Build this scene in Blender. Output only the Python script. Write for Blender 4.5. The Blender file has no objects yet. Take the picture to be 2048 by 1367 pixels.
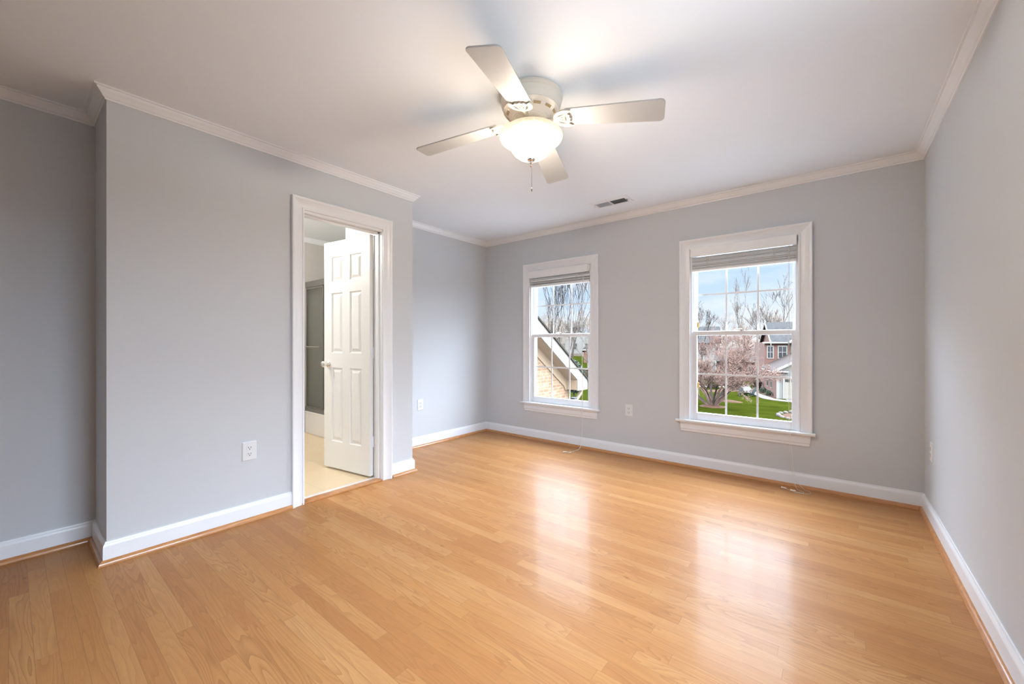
import bpy, bmesh, math, random
from mathutils import Vector, Matrix

S = bpy.context.scene
COL = S.collection
PI = math.pi

# ------------------------------------------------------------------ camera
cam_data = bpy.data.cameras.new('camera')
cam = bpy.data.objects.new('camera', cam_data)
COL.objects.link(cam)
cam.location = (0, 0, 1.119)
cam.rotation_euler = (math.radians(90), 0, math.radians(38.737))
cam_data.lens = 14.199
cam_data.sensor_width = 36
cam_data.shift_y = 0.00135
cam_data.clip_end = 600
S.camera = cam
S.view_settings.view_transform = 'Standard'
S.view_settings.look = 'None'
S.view_settings.exposure = 0.46
S.view_settings.gamma = 1
S.view_settings.use_curve_mapping = False

# ------------------------------------------------------------------ light levels
SKY_LOW = 0.80       # band of sky near the horizon
SKY_HIGH = 18.0       # bright overcast dome overhead
SKY_EAST = 8.0
SKY_WEST = 0.0
SKY_TINT = (0.79, 0.94, 1.15)
FAN_W = 22.0         # each of three bulbs in the fan light
BATH_W = 45.0
REAR_W = 60.0
EXT = 9.4            # outdoor brightness the outdoor colours are meant for
FAN_COL = (1.0, 0.89, 0.76)

# ------------------------------------------------------------------ world
W = bpy.data.worlds.new('sky'); S.world = W; W.use_nodes = True
nt = W.node_tree; nt.nodes.clear()
def wn(t): return nt.nodes.new(t)
out = wn('ShaderNodeOutputWorld'); bg = wn('ShaderNodeBackground')
tc = wn('ShaderNodeTexCoord'); sx = wn('ShaderNodeSeparateXYZ')
nt.links.new(tc.outputs['Generated'], sx.inputs[0])
ramp = wn('ShaderNodeValToRGB')
e = ramp.color_ramp.elements
e[0].position = 0.0; e[0].color = (0.86, 0.92, 1.0, 1)
e[1].position = 0.30; e[1].color = (0.42, 0.64, 1.0, 1)
e2 = ramp.color_ramp.elements.new(0.12); e2.color = (0.58, 0.76, 1.0, 1)
nt.links.new(sx.outputs['Z'], ramp.inputs[0])
mp = wn('ShaderNodeMapping'); mp.inputs['Scale'].default_value = (1.0, 1.0, 3.2)
nt.links.new(tc.outputs['Generated'], mp.inputs[0])
no = wn('ShaderNodeTexNoise'); no.inputs['Scale'].default_value = 4.5
no.inputs['Detail'].default_value = 6; no.inputs['Roughness'].default_value = 0.55
nt.links.new(mp.outputs[0], no.inputs['Vector'])
cr = wn('ShaderNodeValToRGB')
cr.color_ramp.elements[0].position = 0.40; cr.color_ramp.elements[0].color = (0, 0, 0, 1)
cr.color_ramp.elements[1].position = 0.64; cr.color_ramp.elements[1].color = (1, 1, 1, 1)
nt.links.new(no.outputs[0], cr.inputs[0])
mx = wn('ShaderNodeMix'); mx.data_type = 'RGBA'
nt.links.new(cr.outputs[0], mx.inputs[0]); nt.links.new(ramp.outputs[0], mx.inputs[6])
mx.inputs[7].default_value = (0.90, 0.94, 0.99, 1)
hi = wn('ShaderNodeMapRange'); hi.interpolation_type = 'SMOOTHSTEP'
hi.inputs[1].default_value = 0.24; hi.inputs[2].default_value = 0.44
hi.inputs[3].default_value = SKY_LOW; hi.inputs[4].default_value = SKY_HIGH
nt.links.new(sx.outputs['Z'], hi.inputs[0])
hc = wn('ShaderNodeMapRange'); hc.inputs[1].default_value = 0.24; hc.inputs[2].default_value = 0.44
nt.links.new(sx.outputs['Z'], hc.inputs[0])
mx2 = wn('ShaderNodeMix'); mx2.data_type = 'RGBA'
nt.links.new(hc.outputs[0], mx2.inputs[0]); nt.links.new(mx.outputs[2], mx2.inputs[6])
mx2.inputs[7].default_value = (0.90, 0.95, 1.0, 1)
# extra sky brightness added as fill light at the sides (east and west of the window front)
def mr(src, a_, b_, c_, d_):
    x = wn('ShaderNodeMapRange'); x.interpolation_type = 'SMOOTHSTEP'
    for i, v in enumerate((a_, b_, c_, d_)): x.inputs[i+1].default_value = v
    nt.links.new(src, x.inputs[0]); return x.outputs[0]
def mm(op, p, q):
    x = wn('ShaderNodeMath'); x.operation = op
    for i, v in enumerate((p, q)):
        if isinstance(v, (int, float)): x.inputs[i].default_value = v
        else: nt.links.new(v, x.inputs[i])
    return x.outputs[0]
se = mr(sx.outputs['X'], 0.15, 0.6, 0.0, 1.0); sw = mr(sx.outputs['X'], -0.93, -0.74, 1.0, 0.0)
rim = mm('MULTIPLY', mr(sx.outputs['Z'], 0.45, 0.85, 1.0, 0.0), mr(sx.outputs['Z'], 0.0, 0.06, 0.0, 1.0))
side = mm('MULTIPLY', mm('ADD', mm('MULTIPLY', se, SKY_EAST), mm('MULTIPLY', sw, SKY_WEST)), rim)
tot = mm('ADD', hi.outputs[0], side)
anys = mm('MAXIMUM', mm('MAXIMUM', se, sw), hc.outputs[0])
nt.links.new(anys, mx2.inputs[0]); mx2.inputs[7].default_value = (*SKY_TINT, 1)
nt.links.new(mx2.outputs[2], bg.inputs[0]); nt.links.new(tot, bg.inputs[1])
nt.links.new(bg.outputs[0], out.inputs[0])

# window openings guide the sampling of the sky (portals give off no light themselves)
def portal(loc, rot, sx_, sy_):
    l = bpy.data.lights.new('sky_portal', 'AREA'); l.shape = 'RECTANGLE'; l.size = sx_; l.size_y = sy_
    l.cycles.is_portal = True
    o = bpy.data.objects.new('sky_portal', l); COL.objects.link(o); o.location = loc; o.rotation_euler = rot

# ------------------------------------------------------------------ room numbers (metres)
XR, YB, XA, XB, Y0, Y1, XL = 0.465, 3.857, -3.522, -2.896, 0.312, 2.215, -3.31
YR = -1.95            # rear wall behind the camera
CE = 2.412            # ceiling
XT = -5.22            # far wall of the bathroom
YT = 2.337            # front of the tub
WIN_C = (-0.629, -2.420)   # window centres along x
for wc in WIN_C: portal((wc, YB+0.13, 1.15), (math.radians(-90), 0, 0), 0.80, 1.55)

portal((XR+0.13, 0.975, 1.40), (0, math.radians(90), 0), 1.30, 1.15)

def lamp(name, kind, loc, W_, colr, rad=0.05, rot=None, size=None):
    l = bpy.data.lights.new(name, kind); l.energy = W_; l.color = colr
    if kind == 'POINT': l.shadow_soft_size = rad
    if size: l.shape = 'RECTANGLE'; l.size, l.size_y = size
    o = bpy.data.objects.new(name, l); COL.objects.link(o); o.location = loc
    if rot: o.rotation_euler = rot
    return o

# ------------------------------------------------------------------ material helpers
class NT:
    def __init__(s, name):
        s.m = bpy.data.materials.new(name); s.m.use_nodes = True
        s.t = s.m.node_tree; s.t.nodes.clear()
        s.o = s.t.nodes.new('ShaderNodeOutputMaterial')
    def n(s, t, **k):
        x = s.t.nodes.new(t)
        for a, b in k.items(): setattr(x, a, b)
        return x
    def l(s, a, b): s.t.links.new(a, b)
    def math(s, op, a, b=None, c=None):
        x = s.n('ShaderNodeMath', operation=op)
        for i, v in enumerate((a, b, c)):
            if v is None: continue
            if isinstance(v, (int, float)): x.inputs[i].default_value = v
            else: s.l(v, x.inputs[i])
        return x.outputs[0]
    def comb(s, a, b, c):
        x = s.n('ShaderNodeCombineXYZ')
        for i, v in enumerate((a, b, c)):
            if isinstance(v, (int, float)): x.inputs[i].default_value = v
            else: s.l(v, x.inputs[i])
        return x.outputs[0]
    def noise(s, vec, scale, detail=3, rough=0.5, dist=0.0):
        x = s.n('ShaderNodeTexNoise')
        x.inputs['Scale'].default_value = scale; x.inputs['Detail'].default_value = detail
        x.inputs['Roughness'].default_value = rough; x.inputs['Distortion'].default_value = dist
        s.l(vec, x.inputs['Vector']); return x.outputs[0]
    def ramp(s, fac, stops, interp='LINEAR'):
        x = s.n('ShaderNodeValToRGB'); r = x.color_ramp; r.interpolation = interp
        while len(r.elements) < len(stops): r.elements.new(0.5)
        for el, (p, c) in zip(r.elements, stops):
            el.position = p; el.color = (*c, 1) if len(c) == 3 else c
        s.l(fac, x.inputs[0]); return x.outputs[0]
    def mix(s, fac, a, b, blend='MIX'):
        x = s.n('ShaderNodeMix', data_type='RGBA', blend_type=blend)
        for i, v in ((0, fac), (6, a), (7, b)):
            if isinstance(v, (int, float)): x.inputs[i].default_value = v
            elif isinstance(v, tuple): x.inputs[i].default_value = (*v, 1)
            else: s.l(v, x.inputs[i])
        return x.outputs[2]
    def coord(s, which='Object'):
        return s.n('ShaderNodeTexCoord').outputs[which]
    def sep(s, v):
        x = s.n('ShaderNodeSeparateXYZ'); s.l(v, x.inputs[0]); return x.outputs
    def bump(s, h, strength=0.2, dist=0.01):
        x = s.n('ShaderNodeBump'); x.inputs['Strength'].default_value = strength
        x.inputs['Distance'].default_value = dist; s.l(h, x.inputs['Height']); return x.outputs[0]
    def bsdf(s, col=None, rough=0.5, metal=0.0, normal=None, spec=0.5, coat=0.0, coat_r=0.1, trans=0.0, emis=None, es=0.0):
        b = s.n('ShaderNodeBsdfPrincipled')
        def put(k, v):
            if v is None: return
            if isinstance(v, (int, float)): b.inputs[k].default_value = v
            elif isinstance(v, tuple): b.inputs[k].default_value = (*v, 1)
            else: s.l(v, b.inputs[k])
        put('Base Color', col); put('Roughness', rough); put('Metallic', metal)
        put('Specular IOR Level', spec); put('Coat Weight', coat); put('Coat Roughness', coat_r)
        put('Transmission Weight', trans)
        if emis is not None: put('Emission Color', emis); put('Emission Strength', es)
        if normal is not None: s.l(normal, b.inputs['Normal'])
        s.l(b.outputs[0], s.o.inputs[0]); s.b = b
        return s.m

def plain(name, col, rough=0.5, metal=0.0, spec=0.5, var=0.0, scale=6.0, bump=0.0, bscale=60, **k):
    t = NT(name); c = t.coord()
    if var:
        f = t.noise(c, scale, 4)
        lo = tuple(x*(1-var) for x in col); hi_ = tuple(min(1, x*(1+var)) for x in col)
        colr = t.ramp(f, [(0.3, lo), (0.7, hi_)])
    else: colr = col
    nrm = t.bump(t.noise(c, bscale, 3), bump, 0.004) if bump else None
    return t.bsdf(colr, rough, metal, nrm, spec, **k)

def ex(c, k=1.0): return tuple(min(0.9, x*k/EXT/t_) for x, t_ in zip(c, SKY_TINT))

M = {}
M['wall'] = plain('grey_wall_paint', (0.615, 0.64, 0.665), 0.55, var=0.015, scale=1.2, bump=0.05, bscale=180, spec=0.35)
M['bathwall'] = plain('bath_wall_paint', (0.56, 0.53, 0.50), 0.6, var=0.01, scale=1.0, spec=0.3)
M['ceiling'] = plain('ceiling_paint', (0.875, 0.92, 0.965), 0.8, var=0.01, scale=1.5, bump=0.04, bscale=120, spec=0.2)
M['trim'] = plain('white_trim_paint', (0.845, 0.87, 0.90), 0.28, var=0.01, scale=3, spec=0.5)
M['door'] = plain('white_door_paint', (0.87, 0.87, 0.85), 0.32, var=0.008, scale=3, bump=0.03, bscale=90)
M['blind'] = plain('white_blind', (0.88, 0.90, 0.92), 0.45, var=0.02, scale=12)
M['plastic'] = plain('white_plastic', (0.78, 0.80, 0.81), 0.35)
M['slot'] = plain('dark_slot', (0.03, 0.03, 0.03), 0.6)
M['chrome'] = plain('chrome', (0.82, 0.80, 0.77), 0.12, 1.0)
M['steel'] = plain('brushed_steel', (0.35, 0.35, 0.34), 0.3, 1.0)
M['brass'] = plain('brass', (0.60, 0.33, 0.08), 0.35, 0.6)
M['fan_blade'] = plain('fan_blade_white', (0.50, 0.495, 0.48), 0.55, var=0.01)
M['fan_metal'] = plain('fan_cream_metal', (0.84, 0.78, 0.67), 0.38)
M['fan_iron'] = plain('fan_iron_cream', (0.60, 0.55, 0.45), 0.45)
M['fan_gold'] = plain('fan_antique_wash', (0.50, 0.36, 0.20), 0.5)
M['cord'] = plain('cord_white', (0.80, 0.78, 0.72), 0.7)
M['tassel'] = plain('tassel_cream', (0.84, 0.74, 0.62), 0.4)
M['tub'] = plain('tub_white', (0.82, 0.81, 0.79), 0.18)
M['surround'] = plain('tub_surround', (0.78, 0.77, 0.74), 0.25)
M['shoe'] = None

def floor_mat():
    t = NT('oak_strip_floor'); c = t.coord(); X, Y, Z = t.sep(c)
    pw = 0.0575
    row = t.math('FLOOR', t.math('DIVIDE', Y, pw))
    fy = t.math('FRACT', t.math('DIVIDE', Y, pw))
    def wnz(v, dim='3D'):
        x = t.n('ShaderNodeTexWhiteNoise', noise_dimensions='3D'); t.l(v, x.inputs['Vector']); return x.outputs
    r1 = wnz(t.comb(row, 3.7, 1.1))[0]
    r2 = wnz(t.comb(row, 9.2, 5.3))[0]
    ln = t.math('ADD', 0.55, t.math('MULTIPLY', r2, 0.75))
    u = t.math('DIVIDE', t.math('ADD', X, t.math('MULTIPLY', r1, 7.0)), ln)
    idx = t.math('FLOOR', u); fx = t.math('FRACT', u)
    rid = wnz(t.comb(row, idx, 2.2)); rv = rid[0]
    rc = t.sep(rid[1])
    # seams
    ey = t.math('MINIMUM', fy, t.math('SUBTRACT', 1.0, fy))
    ey = t.math('MULTIPLY', ey, pw)
    exx = t.math('MULTIPLY', t.math('MINIMUM', fx, t.math('SUBTRACT', 1.0, fx)), ln)
    ed = t.math('MINIMUM', ey, exx)
    seam = t.n('ShaderNodeMapRange'); seam.inputs[1].default_value = 0.0001; seam.inputs[2].default_value = 0.0011
    t.l(ed, seam.inputs[0])
    # grain coordinates, shifted per board
    ox = t.math('MULTIPLY', rc[0], 40.0); oy = t.math('MULTIPLY', rc[1], 40.0)
    gv = t.comb(t.math('ADD', t.math('MULTIPLY', X, 1.0), ox), t.math('ADD', t.math('MULTIPLY', Y, 9.0), oy), 0.0)
    base = t.noise(gv, 1.15, 2, 0.45, 0.25)
    rings = t.math('FRACT', t.math('MULTIPLY', base, 19.0))
    rings = t.math('POWER', rings, 2.2)
    fine = t.noise(t.comb(t.math('MULTIPLY', X, 9.0), t.math('ADD', t.math('MULTIPLY', Y, 330.0), oy), ox), 1.0, 3, 0.6)
    blotch = t.noise(t.comb(t.math('ADD', t.math('MULTIPLY', X, 2.2), oy), t.math('ADD', t.math('MULTIPLY', Y, 9.0), ox), 0.0), 1.0, 3)
    tone = t.ramp(rv, [(0.0, (0.42, 0.180, 0.060)), (0.2, (0.475, 0.218, 0.073)), (0.5, (0.500, 0.238, 0.082)), (0.8, (0.520, 0.256, 0.092)), (1.0, (0.55, 0.285, 0.110))])
    c1 = t.mix(t.math('MULTIPLY', rings, t.math('ADD', 0.16, t.math('MULTIPLY', rc[2], 0.46))), tone, (0.27, 0.105, 0.035))
    c2 = t.mix(t.ramp(fine, [(0.35, (0, 0, 0)), (0.75, (0.40, 0.40, 0.40))]), c1, (0.33, 0.165, 0.07))
    c3 = t.mix(t.ramp(blotch, [(0.42, (0, 0, 0)), (0.75, (0.42, 0.42, 0.42))]), c2, (0.40, 0.165, 0.055))
    kn = t.n('ShaderNodeTexVoronoi'); kn.inputs['Scale'].default_value = 1.0
    t.l(t.comb(t.math('MULTIPLY', X, 2.0), t.math('MULTIPLY', Y, 5.0), 0.0), kn.inputs['Vector'])
    knot = t.ramp(kn.outputs[0], [(0.0, (0.75, 0.75, 0.75)), (0.045, (0, 0, 0))])
    c4 = t.mix(knot, c3, (0.20, 0.085, 0.03))
    c5 = t.mix(seam.outputs[0], (0.30, 0.145, 0.055), c4)
    wave = t.noise(t.comb(t.math('MULTIPLY', X, 0.8), t.math('MULTIPLY', Y, 14.0), rv), 1.0, 2)
    hgt = t.math('ADD', t.math('MULTIPLY', seam.outputs[0], 0.55), t.math('ADD', t.math('MULTIPLY', wave, 0.35), t.math('MULTIPLY', rings, 0.03)))
    nrm = t.bump(hgt, 0.22, 0.0012)
    m = t.bsdf(c5, 0.42, 0.0, nrm, 0.12, coat=0.075, coat_r=0.12)
    return m
M['floor'] = floor_mat()
def shoe_mat():
    t = NT('oak_shoe_moulding'); c = t.coord()
    mpn = t.n('ShaderNodeMapping'); mpn.inputs['Scale'].default_value = (6, 6, 60); t.l(c, mpn.inputs[0])
    f = t.noise(mpn.outputs[0], 3.0, 4)
    return t.bsdf(t.ramp(f, [(0.3, (0.42, 0.17, 0.055)), (0.7, (0.60, 0.28, 0.10))]), 0.3, coat=0.4)
M['shoe'] = shoe_mat()
def bath_floor_mat():
    t = NT('bath_floor_tile'); c = t.coord(); X, Y, Z = t.sep(c)
    b = t.n('ShaderNodeTexBrick'); b.offset = 0.0
    b.inputs['Scale'].default_value = 1.0; b.inputs['Brick Width'].default_value = 0.30; b.inputs['Row Height'].default_value = 0.30
    b.inputs['Mortar Size'].default_value = 0.004
    b.inputs['Color1'].default_value = (0.82, 0.64, 0.41, 1); b.inputs['Color2'].default_value = (0.84, 0.67, 0.44, 1)
    b.inputs['Mortar'].default_value = (0.72, 0.61, 0.45, 1)
    t.l(c, b.inputs['Vector'])
    n_ = t.noise(c, 7, 5, 0.6)
    return t.bsdf(t.mix(t.ramp(n_, [(0.35, (0, 0, 0)), (0.8, (0.4, 0.4, 0.4))]), b.outputs[0], (0.86, 0.74, 0.56)), 0.3)
M['bathfloor'] = bath_floor_mat()

def glass_mat(name, tint, refl, dark=0.0):
    t = NT(name)
    tr = t.n('ShaderNodeBsdfTransparent'); tr.inputs[0].default_value = (*tint, 1)
    gl = t.n('ShaderNodeBsdfGlossy'); gl.inputs['Roughness'].default_value = 0.02
    fr = t.n('ShaderNodeLayerWeight'); fr.inputs['Blend'].default_value = 0.12
    f = t.math('ADD', refl, t.math('MULTIPLY', fr.outputs['Fresnel'], 0.12))
    mxs = t.n('ShaderNodeMixShader'); t.l(f, mxs.inputs[0]); t.l(tr.outputs[0], mxs.inputs[1]); t.l(gl.outputs[0], mxs.inputs[2])
    t.l(mxs.outputs[0], t.o.inputs[0]); return t.m
M['pane'] = glass_mat('window_glass', (0.985, 0.992, 0.99), 0.006)
M['shower_glass'] = glass_mat('shower_glass', (0.82, 0.83, 0.82), 0.04)

def bowl_mat():
    # frosted alabaster glass lit from inside by three bulbs
    t = NT('lit_frosted_glass'); c = t.coord(); X, Y, Z = t.sep(c)
    f = t.n('ShaderNodeMapRange'); f.interpolation_type = 'SMOOTHSTEP'
    f.inputs[1].default_value = 0.0; f.inputs[2].default_value = -0.10
    f.inputs[3].default_value = 0.72; f.inputs[4].default_value = 2.2
    t.l(Z, f.inputs[0])
    em = t.n('ShaderNodeEmission'); em.inputs[0].default_value = (1.0, 0.78, 0.55, 1)
    t.l(f.outputs[0], em.inputs[1])
    tr = t.n('ShaderNodeBsdfTransparent'); tr.inputs[0].default_value = (1, 0.99, 0.97, 1)
    ms = t.n('ShaderNodeMixShader'); ms.inputs[0].default_value = 0.68
    t.l(tr.outputs[0], ms.inputs[1]); t.l(em.outputs[0], ms.inputs[2]); t.l(ms.outputs[0], t.o.inputs[0])
    return t.m
M['bowl'] = bowl_mat()

# outdoor materials
def brick_mat(name, c1, c2, mortar, bw=0.21, rh=0.07, mort=0.012, rot=(PI/2, 0, 0), var=None):
    t = NT(name); c = t.coord()
    bx_, by_, bz_ = t.sep(c)
    b = t.n('ShaderNodeTexBrick'); b.inputs['Scale'].default_value = 1.0
    b.inputs['Brick Width'].default_value = bw; b.inputs['Row Height'].default_value = rh; b.inputs['Mortar Size'].default_value = mort
    b.inputs['Color1'].default_value = (*ex(c1), 1); b.inputs['Color2'].default_value = (*ex(c2), 1); b.inputs['Mortar'].default_value = (*ex(mortar), 1)
    t.l(t.comb(t.math('ADD', bx_, by_), bz_, 0.0), b.inputs['Vector'])
    n_ = t.noise(c, 9, 4, 0.6)
    colr = b.outputs[0]
    if var: colr = t.mix(t.ramp(n_, [(0.5, (0, 0, 0)), (0.68, (0.85, 0.85, 0.85))]), colr, ex(var))
    return t.bsdf(colr, 0.85, normal=t.bump(b.outputs[1], 0.4, 0.01), spec=0.2)
M['tan_brick'] = brick_mat('tan_brick', tuple(1.7*x for x in (0.66, 0.44, 0.30)), tuple(1.7*x for x in (0.50, 0.32, 0.20)), tuple(1.7*x for x in (0.74, 0.58, 0.44)), 0.20, 0.067, 0.010, (PI/2, 0, PI/2), tuple(1.7*x for x in (0.85, 0.72, 0.56)))
M['red_brick'] = brick_mat('red_brick', (0.52, 0.22, 0.17), (0.40, 0.16, 0.13), (0.60, 0.45, 0.40), var=(0.60, 0.33, 0.27))
M['orange_brick'] = brick_mat('orange_brick', (0.70, 0.33, 0.20), (0.60, 0.27, 0.16), (0.65, 0.45, 0.36))
M['fascia'] = plain('white_fascia', ex((0.86, 0.86, 0.84)), 0.5)
M['soffit'] = plain('beige_soffit', ex((0.78, 0.60, 0.42), 1.6), 0.7)
M['shingle'] = plain('dark_shingle', ex((0.16, 0.14, 0.12)), 0.9, var=0.4, scale=30, spec=0.1)
M['grey_roof'] = plain('grey_roof_shingle', ex((0.15, 0.16, 0.18)), 0.9, var=0.35, scale=4, spec=0.1)
M['brown_roof'] = plain('brown_grey_roof', ex((0.19, 0.155, 0.155)), 0.9, var=0.25, scale=4, spec=0.1)
def siding_mat(name, c):
    t = NT(name); co = t.coord(); X, Y, Z = t.sep(co)
    f = t.math('FRACT', t.math('DIVIDE', Z, 0.16))
    return t.bsdf(t.mix(t.ramp(f, [(0.0, (0.5, 0.5, 0.5)), (0.14, (0, 0, 0))]), ex(c), ex(tuple(x*0.6 for x in c))), 0.6, normal=t.bump(f, 0.5, 0.02))
M['siding'] = siding_mat('cream_siding', (0.72, 0.70, 0.64))
M['grey_siding'] = siding_mat('pale_grey_siding', (0.74, 0.76, 0.76))
M['blue_siding'] = siding_mat('pale_blue_siding', (0.66, 0.72, 0.76))
M['garage_door'] = plain('garage_door_paint', ex((0.82, 0.80, 0.72)), 0.5)
M['ext_glass'] = plain('dark_house_glass', ex((0.13, 0.14, 0.16)), 0.15)
M['concrete'] = plain('concrete_path', ex((0.34, 0.30, 0.26)), 0.9, var=0.08, scale=3)
M['asphalt'] = plain('asphalt', ex((0.24, 0.24, 0.26)), 0.9, var=0.1, scale=8)
M['mulch'] = plain('mulch', ex((0.30, 0.18, 0.13)), 1.0, var=0.45, scale=14, spec=0.05)
M['stone'] = plain('garden_stone', ex((0.28, 0.24, 0.19)), 0.9, var=0.25, scale=5)
M['bark'] = plain('grey_bark', ex((0.36, 0.32, 0.31)), 0.95, var=0.35, scale=8, spec=0.1)
M['dark_bark'] = plain('dark_bark', ex((0.22, 0.18, 0.16)), 0.95, var=0.3, scale=8, spec=0.1)
M['pale_bark'] = plain('pale_bark', ex((0.62, 0.60, 0.58)), 0.95, var=0.2, scale=6, spec=0.1)
M['pink_twig'] = plain('pinkish_twig', ex((0.72, 0.50, 0.46)), 0.95, var=0.2, scale=5, spec=0.1)
M['blossom'] = plain('pink_bud', ex((0.92, 0.66, 0.62)), 0.9, var=0.25, scale=3, spec=0.1)
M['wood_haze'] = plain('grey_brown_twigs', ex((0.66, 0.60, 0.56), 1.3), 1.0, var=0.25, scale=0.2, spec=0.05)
M['leaf'] = plain('evergreen_leaf', ex((0.10, 0.19, 0.09)), 0.7, var=0.5, scale=3, spec=0.3)
M['shrub'] = plain('shrub_leaf', ex((0.16, 0.24, 0.08)), 0.8, var=0.5, scale=12)
M['chair_green'] = plain('dark_green_paint', ex((0.035, 0.075, 0.065)), 0.6, spec=0.15)
def grass_mat():
    t = NT('lawn_grass'); c = t.coord()
    a = t.noise(c, 0.55, 4, 0.6); b = t.noise(c, 9, 4, 0.65)
    c1 = t.ramp(a, [(0.3, ex((0.062, 0.092, 0.011))), (0.55, ex((0.100, 0.142, 0.019))), (0.75, ex((0.145, 0.188, 0.032)))])
    c2 = t.mix(t.ramp(b, [(0.4, (0, 0, 0)), (0.75, (0.5, 0.5, 0.5))]), c1, ex((0.044, 0.060, 0.010)))
    return t.bsdf(c2, 1.0, spec=0.0)
M['grass'] = grass_mat()
M['woods_floor'] = plain('leaf_litter', ex((0.30, 0.265, 0.24)), 1.0, var=0.3, scale=0.35, spec=0.05)

# ------------------------------------------------------------------ mesh helpers
class MB:
    def __init__(s): s.v = []; s.f = []; s.mi = []; s.cur = 0
    def add(s, vs, fs):
        n = len(s.v); s.v += [tuple(p) for p in vs]
        for f in fs: s.f.append(tuple(i+n for i in f)); s.mi.append(s.cur)
        return s
    def box(s, x0, x1, y0, y1, z0, z1):
        x0, x1 = min(x0, x1), max(x0, x1); y0, y1 = min(y0, y1), max(y0, y1); z0, z1 = min(z0, z1), max(z0, z1)
        return s.add([(x0,y0,z0),(x1,y0,z0),(x1,y1,z0),(x0,y1,z0),(x0,y0,z1),(x1,y0,z1),(x1,y1,z1),(x0,y1,z1)],
                     [(0,3,2,1),(4,5,6,7),(0,1,5,4),(1,2,6,5),(2,3,7,6),(3,0,4,7)])
    def prism(s, poly, fn0, fn1):
        """poly: 2D outline; fn0/fn1 map a 2D point to 3D for both caps"""
        n = len(poly)
        vs = [fn0(*p) for p in poly] + [fn1(*p) for p in poly]
        fs = [tuple(range(n-1, -1, -1)), tuple(range(n, 2*n))] + [(i, (i+1) % n, n+(i+1) % n, n+i) for i in range(n)]
        return s.add(vs, fs)
    def tube(s, pts, r, n=8, caps=True):
        pts = [Vector(p) for p in pts]
        rs = r if isinstance(r, (list, tuple)) else [r]*len(pts)
        vs = []; up = None
        for i, p in enumerate(pts):
            d = (pts[min(i+1, len(pts)-1)] - pts[max(i-1, 0)])
            d = d.normalized() if d.length > 1e-9 else Vector((0, 0, 1))
            if up is None:
                a = Vector((0, 0, 1)) if abs(d.z) < 0.9 else Vector((1, 0, 0))
                up = d.cross(a).normalized()
            up = (up - d*up.dot(d)).normalized(); w = d.cross(up)
            for k in range(n):
                an = 2*PI*k/n
                vs.append(p + (up*math.cos(an) + w*math.sin(an))*rs[i])
        fs = []
        for i in range(len(pts)-1):
            for k in range(n):
                fs.append((i*n+k, i*n+(k+1) % n, (i+1)*n+(k+1) % n, (i+1)*n+k))
        if caps: fs += [tuple(range(n-1, -1, -1)), tuple(range((len(pts)-1)*n, len(pts)*n))]
        return s.add(vs, fs)
    def lathe(s, prof, c=(0, 0, 0), n=40, axis='Z'):
        vs = []; m = len(prof)
        for k in range(n):
            a = 2*PI*k/n
            for r, z in prof:
                p = (r*math.cos(a), r*math.sin(a), z)
                if axis == 'X': p = (z, r*math.cos(a), r*math.sin(a))
                if axis == 'Y': p = (r*math.cos(a), z, r*math.sin(a))
                vs.append((c[0]+p[0], c[1]+p[1], c[2]+p[2]))
        fs = []
        for k in range(n):
            for i in range(m-1):
                a, b = k*m+i, ((k+1) % n)*m+i
                fs.append((a, b, b+1, a+1))
        return s.add(vs, fs)
    def ball(s, c, r, n=12, sz=1.0):
        prof = [(max(1e-4, r*math.sin(PI*i/8)), -r*sz*math.cos(PI*i/8)) for i in range(9)]
        return s.lathe(prof, c, n)
    def build(s, name, mat, parent=None, smooth=False, bevel=0.0, loc=None, seg=2):
        me = bpy.data.meshes.new(name); me.from_pydata(s.v, [], s.f); me.update()
        mats = mat if isinstance(mat, (list, tuple)) else [mat]
        for m in mats: me.materials.append(m)
        if len(mats) > 1: me.polygons.foreach_set('material_index', s.mi)
        bm = bmesh.new(); bm.from_mesh(me); bmesh.ops.recalc_face_normals(bm, faces=bm.faces)
        if bevel:
            es = [e_ for e_ in bm.edges if len(e_.link_faces) == 2 and e_.calc_face_angle(0) > 0.6]
            bmesh.ops.bevel(bm, geom=es, offset=bevel, segments=seg, affect='EDGES', profile=0.6, clamp_overlap=True)
        if smooth:
            for f in bm.faces: f.smooth = True
            for e_ in bm.edges:
                if len(e_.link_faces) == 2 and e_.calc_face_angle(0) > 0.7: e_.smooth = False
        bm.to_mesh(me); bm.free()
        o = bpy.data.objects.new(name, me); COL.objects.link(o)
        if loc: o.location = loc
        if parent is not None: o.parent = parent
        return o

def sweep(path, prof, mapf, closed=False):
    """sweep profile (out, c) along a 2D path; 'out' is to the LEFT of travel. Returns list of MB, one per segment, mitred."""
    n = len(path); res = []
    P = [Vector(p) for p in path]
    segs = n if closed else n-1
    def nrm(i):
        d = (P[(i+1) % n] - P[i]).normalized(); return Vector((-d.y, d.x))
    def mitre(i):
        if not closed and i == 0: return nrm(0)
        if not closed and i == n-1: return nrm(n-2)
        a, b = nrm((i-1) % n), nrm(i % n)
        m = a+b; return m/ (m.dot(a))
    for i in range(segs):
        j = (i+1) % n; mb = MB()
        A = [mapf(*(P[i]+mitre(i)*o_), c) for o_, c in prof]
        B = [mapf(*(P[j]+mitre(j)*o_), c) for o_, c in prof]
        k = len(prof)
        fs = [(q, (q+1) % k, k+(q+1) % k, k+q) for q in range(k)]
        fs += [tuple(range(k-1, -1, -1)), tuple(range(k, 2*k))]
        mb.add(A+B, fs); res.append(mb)
    return res
def merge(mbs):
    r = MB()
    for m in mbs: r.add(m.v, m.f)
    return r

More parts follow.
